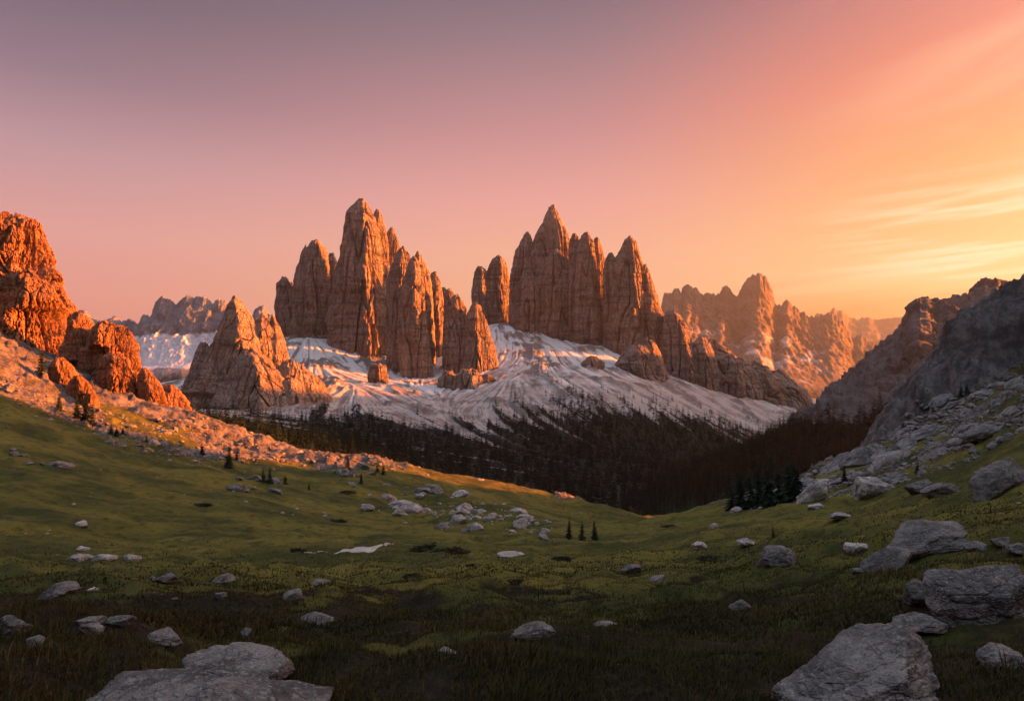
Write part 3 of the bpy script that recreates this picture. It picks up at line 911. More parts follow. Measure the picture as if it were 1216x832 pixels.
LM, RM = "rock towers of the left massif", "rock towers of the right massif"
tower("rock_tower", [(0, [(284, 370, 378), (292, 364, 384), (299, 358, 387), (315, 352, 390), (340, 348, 391), (380, 345, 393), (410, 343, 396)]),
                     (20, [(329, 335, 340), (338, 328, 347), (364, 325, 352), (395, 330, 358), (408, 336, 362)])], 1470, M_TOWER,
      "leftmost tower of the left massif with a rounded double top", "rock tower", group=LM)
tower("rock_tower", [(0, [(236, 429, 432), (240, 423, 435), (246, 417, 438), (256, 411, 444), (275, 408, 450), (300, 402, 453), (340, 395, 456), (380, 389, 458), (432, 386, 462)]),
                     (22, [(249, 446, 450), (255, 443, 453), (265, 440, 456), (285, 438, 461), (420, 438, 466)]), (40, [(270, 463, 467), (278, 459, 470), (290, 456, 474), (420, 452, 478)])], 1430, M_TOWER,
      "tallest pointed tower, highest summit of the left massif", "rock tower", group=LM)
tower("rock_tower", [(-25, [(304, 489, 493), (312, 485, 497), (325, 480, 501), (345, 475, 504), (380, 471, 507), (420, 473, 512), (460, 478, 517)]), (10, [(293, 475, 479), (300, 471, 484), (310, 467, 489), (330, 460, 492), (400, 457, 492), (446, 460, 494)]),
                     (25, [(299, 494, 498), (308, 491, 503), (320, 489, 509), (335, 488, 512), (412, 488, 516)])], 1350, M_TOWER,
      "broad split tower right of the tallest summit, its right face glowing", "rock tower", group=LM)
tower("rock_tower", [(10, [(323, 513, 518), (330, 509, 521), (340, 506, 524), (365, 505, 528), (420, 507, 531)]), (45, [(341, 522, 528), (350, 519, 535), (422, 518, 540)])], 1420, M_TOWER,
      "slim shaded tower in the gap of the left massif", "rock tower", group=LM)
tower("rock_tower", [(15, [(350, 538, 544), (357, 532, 550), (366, 528, 554), (390, 526, 558), (442, 527, 564)]), (0, [(361, 560, 569), (367, 556, 572), (380, 552, 577), (395, 549, 582), (412, 546, 588), (444, 544, 593)]), (40, [(343, 530, 535), (352, 527, 541), (425, 525, 548)])], 1330, M_TOWER,
      "lowest right tower of the left massif with jagged orange top", "rock tower", group=LM)
tower("rock_tower", [(0, [(301, 391, 396), (310, 387, 400), (340, 383, 404), (405, 380, 406)])], 1540, M_TOWER, "narrow dark pinnacle behind the gap left of the tallest summit", "rock tower", group=LM)
tower("rock_outcrop", [(0, [(432, 444, 452), (436, 438, 459), (448, 436, 461), (463, 438, 460)])], 1190, M_TOWER, "small round rock knob standing alone on the snow slope", "rock outcrop", drop=25, vs=1.5)
tower("rock_tower", [(0, [(317, 567, 573), (324, 563, 579), (350, 559, 584), (394, 561, 592)]), (12, [(303, 590, 594), (309, 584, 599), (316, 580, 602), (330, 577, 605), (360, 574, 607), (394, 572, 610)])], 1640, M_TOWER,
      "leftmost tower of the right massif with a stepped double top", "rock tower", group=RM)
tower("rock_tower", [(10, [(246, 655, 659), (250, 651, 661), (254, 648, 664), (262, 644, 669), (275, 637, 674), (290, 632, 678), (310, 622, 681), (340, 612, 686), (380, 607, 690), (410, 606, 694)]),
                     (5, [(275, 624, 628), (284, 620, 632), (298, 611, 636), (330, 605, 640), (397, 603, 644)]), (-25, [(298, 652, 664), (308, 647, 674), (325, 643, 682), (360, 641, 686), (414, 640, 692)]), (-15, [(318, 628, 634), (330, 618, 644), (360, 612, 650), (406, 610, 654)])], 1580, M_TOWER,
      "highest broad tower of the right massif with a knobbly summit", "rock tower", group=RM)
tower("rock_tower", [(-10, [(275, 695, 698), (281, 690, 702), (292, 686, 706), (330, 683, 710), (420, 682, 714)]), (10, [(282, 707, 711), (290, 703, 714), (308, 699, 719), (414, 697, 722)]), (10, [(277, 680, 684), (285, 677, 689), (300, 675, 694), (416, 674, 702)])], 1530, M_TOWER,
      "pillar with a bright orange edge between two deep chimneys", "rock tower", group=RM)
tower("rock_tower", [(0, [(283, 746, 750), (289, 740, 756), (297, 736, 759), (305, 732, 762), (320, 727, 767), (360, 721, 774), (420, 718, 784)]), (10, [(300, 723, 727), (308, 719, 732), (320, 717, 737), (345, 716, 742), (410, 716, 748)]),
                     (0, [(315, 764, 767), (326, 760, 772), (340, 757, 777), (358, 754, 783), (378, 750, 790), (426, 748, 797)])], 1500, M_TOWER,
      "rightmost tall tower of the right massif, pointed and half lit", "rock tower", group=RM)
# lower crags
LOW = dict(vs=1.6, depth=1.0)
tower("rock_crag", [(0, [(410, 750, 762), (418, 738, 772), (432, 730, 782), (452, 728, 790)]), (15, [(402, 766, 774), (412, 758, 782), (430, 752, 790), (450, 750, 796)])], 1380, M_TOWER, "low brown crag below the half lit right tower", "crag", drop=30, **LOW)
tower("rock_crag", [(0, [(368, 795, 800), (374, 790, 807), (388, 786, 817), (415, 782, 826), (446, 780, 836)]), (0, [(399, 829, 837), (408, 822, 843), (425, 816, 850), (452, 812, 858)]), (30, [(404, 843, 850), (414, 836, 862), (430, 826, 876), (458, 820, 884)]),
                    (80, [(420, 862, 870), (428, 850, 884), (440, 842, 898), (466, 836, 908)]), (130, [(430, 888, 897), (437, 874, 910), (450, 864, 926), (474, 858, 936)]), (180, [(441, 914, 924), (449, 900, 938), (462, 888, 956), (484, 884, 968)])], 1480, M_TOWER,
      "brown crag ridge running down right from the right massif", "crag", drop=60, vs=1.8, depth=1.1)
tower("rock_crag", [(0, [(424, 700, 710), (430, 690, 718), (447, 684, 724)])], 1340, M_TOWER, "dark rock patch on the snow under the right massif", "crag", drop=25, **LOW)
tower("rock_crag", [(0, [(438, 548, 560), (446, 540, 572), (462, 534, 582), (500, 528, 590)]), (15, [(444, 574, 582), (452, 566, 590), (470, 562, 596), (490, 560, 600)]), (15, [(440, 528, 536), (450, 520, 544), (480, 514, 552)])], 1180, M_TOWER,
      "dark fluted crag below the lowest tower of the left massif", "crag", drop=30, vs=2.4, depth=0.9)
tower("rock_crag", [(0, [(354, 277, 281), (360, 272, 286), (368, 269, 291), (378, 266, 298), (393, 259, 306), (410, 253, 316), (440, 243, 330), (458, 234, 342), (480, 216, 356), (508, 192, 376)]), (15, [(374, 310, 314), (381, 304, 319), (394, 298, 328), (420, 290, 340), (490, 284, 350)]),
                    (18, [(376, 322, 326), (386, 319, 331), (400, 314, 337), (425, 308, 344), (490, 300, 356)]), (-5, [(407, 238, 244), (416, 233, 251), (440, 226, 260), (465, 216, 268), (482, 202, 274), (500, 186, 280)]), (-28, [(414, 290, 300), (425, 280, 316), (445, 270, 334), (470, 256, 350), (508, 232, 374)])], 1010, M_TOWER,
      "sharp horn shaped crag with glowing right side beside the snow", "crag", drop=40, depth=0.9, vs=2.4, fs=0.6)
tower("rock_crag", [(0, [(428, 338, 350), (440, 326, 366), (455, 318, 378), (475, 308, 390), (490, 298, 402), (514, 280, 420)]), (10, [(446, 368, 376), (456, 358, 384), (474, 352, 390), (504, 348, 394)]), (-15, [(452, 318, 328), (464, 306, 340), (485, 294, 356), (514, 274, 374)])], 1000, M_TOWER,
      "grey buttress right of the horn shaped crag", "crag", drop=40, depth=0.8, vs=2.4, fs=0.6)

# the near crag on the left
NEAR = dict(vs=2.2, rough=2.1, step=0.34, fs=0.5, crk=0.85)
tower("rock_crag", [(25, [(256, -22, 20), (261, -40, 34), (268, -52, 47), (280, -60, 53), (300, -66, 57), (325, -72, 68), (345, -80, 80), (370, -86, 90), (420, -95, 104), (475, -100, 118)]),
                    (2, [(322, 14, 36), (334, -4, 54), (352, -20, 70), (380, -30, 84), (430, -34, 100), (485, -36, 112)]), (8, [(352, 66, 78), (366, 58, 87), (390, 52, 97), (440, 48, 110), (480, 46, 120)])], 262, M_CRAG,
      "tall glowing orange crag above the scree at the left edge", "crag", drop=14, depth=0.8, res=1.35, **NEAR)
tower("rock_crag", [(4, [(382, 118, 127), (388, 109, 144), (394, 104, 153), (406, 98, 160), (432, 94, 166), (470, 90, 172), (502, 88, 176)]), (8, [(371, 88, 96), (380, 82, 105), (395, 78, 114), (425, 74, 124), (490, 70, 134)]), (-6, [(418, 128, 140), (428, 116, 152), (448, 110, 160), (496, 106, 166)])], 246, M_CRAG,
      "second orange crag, broken and lower, joined to the tall crag", "crag", drop=12, depth=0.9, res=1.2, **NEAR)
tower("rock_crag", [(0, [(437, 168, 174), (446, 163, 182), (460, 160, 192), (480, 159, 197), (505, 158, 200)]), (14, [(457, 196, 206), (463, 190, 212), (476, 186, 221), (490, 184, 227), (508, 182, 230)])], 240, M_CRAG,
      "small end crag where the orange cliff meets the scree", "crag", drop=10, depth=0.9, res=1.1, **NEAR)
tower("rock_crag", [(0, [(424, 66, 74), (434, 58, 84), (452, 52, 92), (505, 46, 98)]), (-4, [(446, 88, 96), (456, 80, 104), (474, 76, 108), (514, 74, 112)]), (-6, [(462, 104, 109), (472, 98, 115), (516, 94, 120)])], 222, M_CRAG,
      "shaded grey crag in front of the tall orange cliff", "crag", drop=8, depth=0.9, res=1.0, **NEAR)
#OBJECTS
# ------------------------------------------------------------------ where a line of sight meets the ground
_YS = np.geomspace(2.2, 400, 520)


def hit(px, py):
    d = np.array(P(px, py, 1.0))
    x, y, z = d[0] * _YS, _YS, d[2] * _YS
    g = ground_h(x, y)
    k = np.nonzero(z < g)[0]
    if len(k) == 0:
        return None
    k = max(k[0], 1)
    a, b = (z - g)[k - 1], (z - g)[k]
    f = a / (a - b + 1e-9)
    Y = _YS[k - 1] + f * (_YS[k] - _YS[k - 1])
    x = d[0] * Y
    return np.array([x, Y, float(ground_h(np.array([x]), np.array([Y]))[0])])


def hits(pxs, pys):
    """many sight lines at once"""
    ys = np.geomspace(10, 400, 230)
    out = []
    for i in range(0, len(pxs), 1500):
        d = np.array([P(a, b, 1.0) for a, b in zip(pxs[i:i + 1500], pys[i:i + 1500])])
        x, z = d[:, 0:1] * ys, d[:, 2:3] * ys
        y = np.broadcast_to(ys, x.shape)
        df = z - tps_g(x, y)
        neg = df < 0
        k = np.maximum(np.argmax(neg, axis=1), 1)
        r = np.arange(len(k))
        a, b = df[r, k - 1], df[r, k]
        Y = ys[k - 1] + np.clip(a / (a - b + 1e-9), 0, 1) * (ys[k] - ys[k - 1])
        px_ = np.stack([d[:, 0] * Y, Y, ground_h(d[:, 0] * Y, Y)], -1)
        px_[~neg.any(axis=1)] = np.nan
        out.append(px_)
    return np.concatenate(out)


# ------------------------------------------------------------------ boulders
def ico(sub):
    t = (1 + 5 ** 0.5) / 2
    V = [(-1, t, 0), (1, t, 0), (-1, -t, 0), (1, -t, 0), (0, -1, t), (0, 1, t), (0, -1, -t), (0, 1, -t), (t, 0, -1), (t, 0, 1), (-t, 0, -1), (-t, 0, 1)]
    F = np.array([(0, 11, 5), (0, 5, 1), (0, 1, 7), (0, 7, 10), (0, 10, 11), (1, 5, 9), (5, 11, 4), (11, 10, 2), (10, 7, 6), (7, 1, 8), (3, 9, 4), (3, 4, 2), (3, 2, 6), (3, 6, 8), (3, 8, 9), (4, 9, 5), (2, 4, 11), (6, 2, 10), (8, 6, 7), (9, 8, 1)])
    V = np.array(V, float)
    V /= np.linalg.norm(V, axis=1)[:, None]
    for _ in range(sub):
        e = np.concatenate([F[:, [0, 1]], F[:, [1, 2]], F[:, [2, 0]]])
        es = np.sort(e, axis=1)
        u, inv = np.unique(es, axis=0, return_inverse=True)
        inv = inv.ravel()
        m = V[u[:, 0]] + V[u[:, 1]]
        m /= np.linalg.norm(m, axis=1)[:, None]
        n0, nf = len(V), len(F)
        V = np.concatenate([V, m])
        a, b, c = n0 + inv[:nf], n0 + inv[nf:2 * nf], n0 + inv[2 * nf:]
        F = np.concatenate([np.c_[F[:, 0], a, c], np.c_[F[:, 1], b, a], np.c_[F[:, 2], c, b], np.c_[a, b, c]])
    return V, F


_ICO = {}


def rock_shape(seed, sub, round_=30.0, nplanes=12, detail=1.0, faces=()):
    if sub not in _ICO:
        _ICO[sub] = ico(sub)
    D, F = _ICO[sub]
    rng = np.random.RandomState(seed)
    nr = rng.normal(size=(nplanes, 3))
    nr /= np.linalg.norm(nr, axis=1)[:, None]
    dd = rng.uniform(0.62, 1.0, nplanes)
    for fx, fy, fz, fd in faces:                    # the broad faces one sees on this rock
        v = np.array([fx, fy, fz], float)
        nr = np.concatenate([nr, [v / np.linalg.norm(v)]])
        dd = np.append(dd, fd)
    acc = np.zeros(len(D))
    for a, b in zip(nr, dd):
        acc += (np.maximum(D @ a, 0.05) / b) ** round_
    r = acc ** (-1.0 / round_)
    r = np.minimum(r, 1.25)
    V = D * r[:, None]
    x, y, z = V.T
    k = detail
    q = 0.10 * fbm(x * 1.6, y * 1.6, z * 1.6, 3, seed % 50)
    f, e = facets(x * 2.0, y * 2.0, z * 2.2, seed % 40)
    q = q + k * 0.050 * (f - 0.5 * np.exp(-(e / 0.07) ** 2))
    if sub >= 4:
        f, e = facets(x * 6, y * 6, z * 6.5, seed % 40 + 3)
        q = q + k * 0.018 * (f - 0.6 * np.exp(-(e / 0.10) ** 2))
        q = q + k * 0.011 * ridged(x * 7, y * 7, z * 12, 4, seed % 30, 0.6)
    if sub >= 5:
        q = q + k * 0.012 * fbm(x * 22, y * 22, z * 30, 3, seed % 30 + 7, 0.6)
    V = V + D * q[:, None]
    V /= np.abs(V).max(axis=0)
    return V.astype(np.float32), F


_rseed = [40]


def place_rock(box, mat, label, sub=4, group=None, name="boulder", cat="boulder", tilt=0.0, depth=0.8, sink=0.30, Y=None, zk=1.0, round_=30.0, rotz=None, faces=()):
    """box: what the rock covers in the photo; it is set on the ground where the foot of that box meets the meadow"""
    x0, y0, x1, y1 = box
    _rseed[0] += 1
    sd = _rseed[0]
    rng = np.random.RandomState(sd)
    xc = 0.5 * (x0 + x1)
    h = y1 - y0
    p = hit(xc, y1 - 0.12 * h) if Y is None else np.array(P(xc, y1 - 0.12 * h, Y))
    if p is None:
        return None
    k = p[1] / FPX
    w = (x1 - x0) * k * 0.5
    dp = w * depth
    down = max(0.0, -p[2] / max(p[1], 1))                     # how steeply one looks down on it
    vis = h * k
    hz = max(vis - dp * down * 0.9, vis * 0.45) * zk          # height above ground
    V, F = rock_shape(sd * 3 + 1, sub, round_, faces=faces)
    V = V * np.array([w, dp, hz * (0.5 + sink)])
    if tilt:
        c, s_ = math.cos(tilt), math.sin(tilt)
        V = np.stack([V[:, 0] * c - V[:, 2] * s_, V[:, 1], V[:, 0] * s_ + V[:, 2] * c], -1)
    o = mk(name, V, F, mat, label=label, cat=cat, group=group, smooth=True)
    y = p[1] + dp * 0.55
    g = float(ground_h(np.array([p[0]]), np.array([y]))[0])
    o.location = (p[0], y, p[2] + hz * (0.5 - sink))
    if rotz:
        o.rotation_euler = (0, 0, rotz)
    ROCKS.append((p[0], y, w, dp))
    return o


ROCKS = []
BIG = [((930, 742, 1160, 862), "large pale boulder sloping up to the right, lowest in the right corner", 6, 0.30, .85, None, 0.62),
       ((1114, 642, 1262, 752), "biggest angular boulder, a block with flat pinkish top at the right edge", 6, 0.10, .8, None, 0.95),
       ((1076, 683, 1124, 724), "grey boulder tucked against the left side of the biggest block", 5, 0, .8, None),
       ((1064, 727, 1134, 754), "flat low boulder lying between the biggest block and the sloping boulder", 5, 0.1, .7, None),
       ((1173, 764, 1230, 795), "small smooth boulder in grass below the biggest block", 5, 0.15, .8, None),
       ((1052, 604, 1190, 662), "long humped boulder with a rounded crest, upslope from the biggest block", 6, 0.22, .55, None, 0.8),
       ((1028, 640, 1100, 678), "low rock sloping out of the left end of the long humped boulder", 5, 0.35, .6, None),
       ((1149, 639, 1185, 657), "rounded stone just right of the long humped boulder", 5, 0, .8, None),
       ((1181, 634, 1207, 649), "small stone behind the rounded stone near the right edge", 4, 0, .8, None),
       ((1198, 640, 1235, 656), "stone peeping over the biggest block at the right edge", 4, 0, .8, None),
       ((1006, 641, 1039, 657), "small round boulder left of the long humped boulder", 5, 0, .8, None),
       ((1010, 671, 1034, 682), "low stone at the tip of the long humped boulder", 4, 0, .8, None),
       ((896, 646, 950, 674), "lone pointed boulder on the right meadow slope", 5, 0.12, .7, None),
       ((866, 710, 894, 725), "small flat grey stone in grass under the lone pointed boulder", 4, 0.2, .7, None),
       ((819, 642, 842, 653), "pale stone on the dark hummock at the valley side", 4, 0, .8, None),
       ((876, 639, 903, 649), "flat pale slab on the right meadow", 4, 0, .8, None),
       ((1150, 543, 1236, 590), "large dark slab of rock rising to the right at the frame edge", 5, 0.45, .5, None),
       ((1078, 568, 1114, 586), "pale low slab left of a second low slab on the right slope", 4, 0.15, .6, None),
       ((1100, 569, 1154, 590), "long low slab below the stony slope", 5, 0.12, .6, None),
       ((944, 569, 994, 598), "tilted pale slab at the foot of the stony slope beside dark spruces", 5, 0.3, .6, None),
       ((1012, 562, 1065, 591), "dome shaped boulder at the foot of the stony slope", 5, 0, .7, None),
       ((957, 596, 981, 606), "flat pinkish stone below the tilted slab", 4, 0.05, .7, None),
       ((984, 606, 1018, 617), "low wide stone on the upper right meadow", 4, 0, .7, None),
       ((867, 600, 884, 609), "small stone at the foot of the dark spruces", 4, 0, .8, None),
       ((843, 621, 854, 628), "tiny white stone on the right meadow below the spruces", 3, 0, .8, None),
       ((62, 776, 264, 872), "large cracked boulder at the bottom left, nearest of three", 6, 0.05, .8, None, 0.6),
       ((178, 757, 332, 836), "broad boulder behind the large cracked boulder", 6, 0.0, .75, None, 0.6),
       ((218, 788, 396, 884), "flat boulder sloping down to the right beside the large cracked boulder", 6, -0.22, .8, None, 0.6),
       ((-14, 728, 31, 755), "rounded boulder cut by the left edge", 5, 0, .8, None),
       ((34, 689, 90, 713), "flat boulder with a dark left side in the left meadow", 5, 0.15, .7, None),
       ((85, 731, 124, 747), "dark low stone left of a pale narrow stone", 4, 0, .7, None),
       ((120, 728, 161, 745), "pale narrow stone tilted up to the right in the left meadow", 5, 0.2, .6, None),
       ((86, 738, 119, 755), "low stone half sunk in grass above the nearest boulders", 4, 0, .7, None),
       ((161, 746, 215, 766), "wide stone with a shaded face just above the broad boulder", 5, -0.05, .7, None),
       ((22, 751, 49, 770), "small dark stone in the lower left grass", 4, 0, .8, None),
       ((78, 655, 110, 669), "dark topped slab in the row of slabs on the far meadow floor", 4, 0, .7, None),
       ((100, 656, 135, 667), "middle slab of the row on the far meadow floor", 4, 0, .7, None),
       ((139, 655, 165, 667), "pale round slab at the right end of the row on the meadow floor", 4, 0, .7, None),
       ((87, 647, 104, 654), "small pale stone above the row of slabs", 3, 0, .7, None),
       ((179, 679, 210, 694), "pale stone left of a rounder white stone", 4, 0, .7, None),
       ((249, 680, 277, 695), "round white stone standing on the left meadow", 4, 0, .8, None),
       ((334, 698, 363, 715), "square pinkish stone on dark grass", 4, 0, .8, None),
       ((361, 687, 390, 695), "flat low stone in the mid meadow", 4, 0, .7, None),
       ((352, 726, 400, 745), "white wedge shaped boulder standing alone in dark grass", 5, -0.08, .7, None),
       ((253, 701, 270, 712), "small grey stone below the round white stone", 4, 0, .8, None),
       ((283, 744, 299, 759), "tiny dark stone above the broad boulder", 4, 0, .8, None),
       ((86, 617, 104, 625), "single pale stone on the shaded left hillside", 3, 0, .8, None),
       ((606, 737, 664, 758), "boulder with a bright top and shaded front in the centre foreground", 5, 0.05, .7, None),
       ((698, 736, 739, 748), "low stone buried in heather right of the central boulder", 4, 0, .7, None),
       ((513, 767, 542, 778), "dark flat stone in the central foreground grass", 4, 0, .7, None),
       ((733, 669, 763, 683), "tilted stone left of a small white stone on the right bank", 4, 0.2, .7, None),
       ((768, 682, 791, 691), "small white stone on the right bank", 4, 0.2, .7, None),
       ((425, 597, 444, 608), "greyish block at the left end of the stony patch", 4, 0, .8, None),
       ((455, 592, 490, 603), "long whitish slab in the stony patch", 4, 0.05, .8, None),
       ((538, 595, 562, 609), "tall light block at the top of the stony patch", 4, 0, .8, None),
       ((530, 607, 554, 624), "pile like grey block in the middle of the stony patch", 4, 0, .8, None),
       ((610, 607, 634, 619), "dark cornered block at the right of the stony patch", 4, 0, .8, None),
       ((638, 630, 652, 642), "white pointed block at the right foot of the stony patch", 4, 0, .8, None),
       ((590, 655, 626, 662), "row like flat slab under the stony patch", 4, 0, .7, None),
       ((172, 520, 188, 530), "glowing stone at the edge of the lit scree", 3, 0, .8, None)]
FACES = {"biggest angular boulder": ((-0.15, -0.45, 1, .42), (-0.25, -1, .12, .55), (-1, -.15, .25, .72), (.5, -1, .0, .62), (0, -.8, -.6, .8)),
         "large pale boulder sloping up to the right": ((-0.22, -0.32, 1, .40), (-.1, -1, .25, .60), (1, -.2, .15, .95), (-1, -.3, .5, .85)),
         "long humped boulder with a rounded crest": ((-0.40, -0.35, 1, .50), (.35, -.3, 1, .55), (0, -1, .5, .6)),
         "large cracked boulder at the bottom left": ((0.05, -0.35, 1, .42), (-.4, -1, .3, .65), (-1, -.2, .4, .8)),
         "broad boulder behind the large cracked boulder": ((0.15, -0.40, 1, .45), (0, -1, .3, .7)),
         "flat boulder sloping down to the right beside the large cracked boulder": ((.25, -.3, 1, .42), (.2, -1, .3, .7))}
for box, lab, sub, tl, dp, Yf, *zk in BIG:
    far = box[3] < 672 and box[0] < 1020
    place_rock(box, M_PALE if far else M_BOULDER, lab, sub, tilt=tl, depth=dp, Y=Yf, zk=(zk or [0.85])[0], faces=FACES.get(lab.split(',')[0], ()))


def ray_scatter(n_, seed, test, box):
    rng = np.random.RandomState(seed)
    got = []
    k = 0
    while len(got) < n_ and k < n_ * 8:
        k += 1
        px, py = rng.uniform(box[0], box[2]), rng.uniform(box[1], box[3])
        if test(px, py, rng):
            got.append((px, py, rng))
    return got


def copies(protos, spots, label, group, cat, name):
    """repeat rocks: each a top-level object sharing mesh data"""
    for i, (p, sc, rz, tl) in enumerate(spots):
        o = bpy.data.objects.new(name, protos[i % len(protos)])
        COL.objects.link(o)
        o.location = p
        o.scale = sc
        o.rotation_euler = (0, tl, rz)
        tag(o, label, cat, group)


def rock_protos(base, n_, sub, mat):
    out = []
    for i in range(n_):
        V, F = rock_shape(base + i * 7, sub, 26.0, 11, 1.5)
        o = mk("rock", V, F, mat, smooth=True)
        out.append(o.data)
        bpy.data.objects.remove(o)
    return out


PRO = rock_protos(900, 9, 4, M_STONE)
PALE = rock_protos(1200, 7, 3, M_PALE)


def spread(n_, seed, box, test, wpx, aspect, tilt, group, label, name="rock", cat="rock", nearlim=20, protos=None):
    spots = []
    got = ray_scatter(n_, seed, test, box)
    for (px, py, rng), p in zip(got, hits([q[0] for q in got], [q[1] for q in got])):
        if not p[1] >= nearlim:
            continue
        w = rng.gamma(2.0, 0.5) * wpx * p[1] / FPX * 0.5
        w = max(w, 1.6 * p[1] / FPX * 0.5)
        sc = (w, w * rng.uniform(0.55, 0.9), w * rng.uniform(*aspect))
        spots.append((p + np.array([0, 0, sc[2] * 0.15]), sc, rng.uniform(-0.5, 0.5) + (math.pi if rng.rand() < .5 else 0) * 0, -tilt + rng.uniform(-0.12, 0.12)))
    copies(protos or PRO, spots, label, group, cat, name)


def fieldtest(px, py, rng):
    dx = (px - 560) / 120
    dy = (py - 615 - (px - 560) * 0.17) / 22
    return dx * dx + dy * dy < rng.uniform(0.1, 1.0)


spread(82, 11, (425, 575, 690, 665), fieldtest, 10, (0.45, 0.8), 0.0, "rocks of the stony patch in the middle meadow", "pale grey rock scattered in the stony patch on the middle meadow", protos=PALE)
E2 = [(860, 600), (905, 603), (950, 596), (1000, 592), (1050, 580), (1110, 562), (1160, 540), (1216, 520), (1300, 490)]
LIPR = [(880, 600), (950, 572), (1000, 543), (1050, 515), (1100, 482), (1150, 470), (1216, 436), (1300, 420)]
spread(112, 12, (905, 430, 1240, 603), lambda px, py, r: float(line(px, LIPR)) + 3 < py < float(line(px, E2)), 21, (0.26, 0.5), 0.45, "slabs of the stony right slope", "grey tilted slab among many on the stony right slope", nearlim=40)
LS = [(0, 470), (60, 496), (120, 518), (170, 536), (230, 548), (345, 552), (420, 560), (520, 562)]
LT = [(0, 440), (60, 468), (130, 490), (200, 500), (225, 490), (300, 520), (345, 536), (420, 540), (520, 556)]
spread(46, 13, (0, 440, 520, 565), lambda px, py, r: float(line(px, LT)) + 2 < py < float(line(px, LS)) + 4 * r.rand(), 9, (0.4, 0.8), -0.2, "blocks on the scree below the orange crags", "weathered block lying on the scree below the orange crags", nearlim=60)
spread(9, 14, (0, 533, 95, 562), lambda px, py, r: abs(py - (543 + px * 0.14)) < 7, 14, (0.35, 0.55), -0.1, "stones strung across the left hillside", "pale stone in the string of stones across the left hillside", nearlim=60)
spread(14, 15, (280, 560, 350, 600), lambda px, py, r: abs(py - (577 + (px - 290) * 0.12)) < 8, 9, (0.35, 0.6), 0.0, "rocks by the paired spruces", "small rock in the scatter below the paired spruces on the left hillside", nearlim=60)
spread(18, 16, (380, 555, 560, 600), lambda px, py, r: abs(py - (566 + (px - 390) * 0.14)) < 9, 10, (0.35, 0.6), 0.0, "rocks along the meadow crest", "small rock on the sunlit crest behind the meadow", nearlim=60)


def rubble(n_, seed, box, test, wpx, mat, name, label):
    D, F = ico(1)
    rng = np.random.RandomState(seed)
    Vs, Fs, o = [], [], 0
    px = rng.uniform(box[0], box[2], n_)
    py = rng.uniform(box[1], box[3], n_)
    ok = np.array([bool(test(a, b, rng)) for a, b in zip(px, py)])
    px, py = px[ok], py[ok]
    for p in hits(px, py):
        if not p[1] >= 12:
            continue
        w = (0.35 + rng.gamma(1.3, 0.55)) * wpx * p[1] / FPX * 0.5
        V = D * (1 + rng.uniform(-0.35, 0.25, (len(D), 1))) * np.array([w, w * rng.uniform(.6, 1), w * rng.uniform(0.35, 0.7)])
        t = rng.uniform(0, 6.28)
        c, s_ = math.cos(t), math.sin(t)
        V = np.stack([V[:, 0] * c - V[:, 1] * s_, V[:, 0] * s_ + V[:, 1] * c, V[:, 2]], -1) + p
        Vs.append(V)
        Fs.append(F + o)
        o += len(V)
    mk(name, np.concatenate(Vs), np.concatenate(Fs), mat, smooth=False, label=label, kind='stuff')


rubble(3200, 21, (0, 436, 520, 572), lambda a, b, r: float(line(a, LT)) < b < float(line(a, LS)) + 8 * r.rand(), 3.6, M_STONE, "rubble", "loose rubble strewn over the scree below the orange crags")
rubble(3400, 22, (890, 430, 1240, 606), lambda a, b, r: float(line(a, LIPR)) + 2 < b < float(line(a, E2)) + 4, 5.5, M_STONE, "rubble", "small broken stones between the slabs of the right slope")
rubble(900, 23, (415, 572, 700, 668), fieldtest, 3.0, M_PALE, "rubble", "small stones between the rocks of the middle meadow")
rubble(300, 24, (0, 560, 1216, 740), lambda a, b, r: float(pn(a / 70.0, b / 25.0, 0.3)) > 0.1, 3.4, M_PALE, "rubble", "few small pale stones spread thinly over the meadow")

# ------------------------------------------------------------------ pale track
tr = [(345, 657), (375, 656), (405, 654.5), (425, 653), (445, 650), (458, 647.5), (468, 645)]
wd = [0.25, 0.3, 0.5, 1.7, 2.6, 2.4, 0.7]
tp = [hit(*q) for q in tr]
V, nx = [], 9
us = np.linspace(0, len(tr) - 1, 60)
for u in us:
    i = min(int(u), len(tr) - 2)
    c = tp[i] * (1 - u + i) + tp[i + 1] * (u - i)
    w = np.interp(u, range(len(wd)), wd) * (1 + 0.25 * float(pn(u * 1.7, 0.3, 0.1)))
    for k in np.linspace(-1, 1, nx):
        x, y = c[0], c[1] + k * w * 1.0
        V.append((x, y, float(ground_h(np.array([x]), np.array([y]))[0]) + 0.06 - 0.10 * abs(k) ** 6))
mk("path", np.array(V), grid_faces(60, nx), M_PATH, label="short bare pale track across the meadow floor", kind='structure')


# ------------------------------------------------------------------ spruces
def trunk_mesh(h, r, seed):
    n_, k = 8, 7
    V = []
    for i in range(k):
        t = i / (k - 1)
        for j in range(n_):
            a = j / n_ * 2 * math.pi
            rr = r * (1 - 0.93 * t) * (1.35 if i == 0 else 1)
            V.append((rr * math.cos(a), rr * math.sin(a), t * h * 0.97 - 0.25 * (i == 0)))
    return np.array(V), grid_faces(k, n_, True)


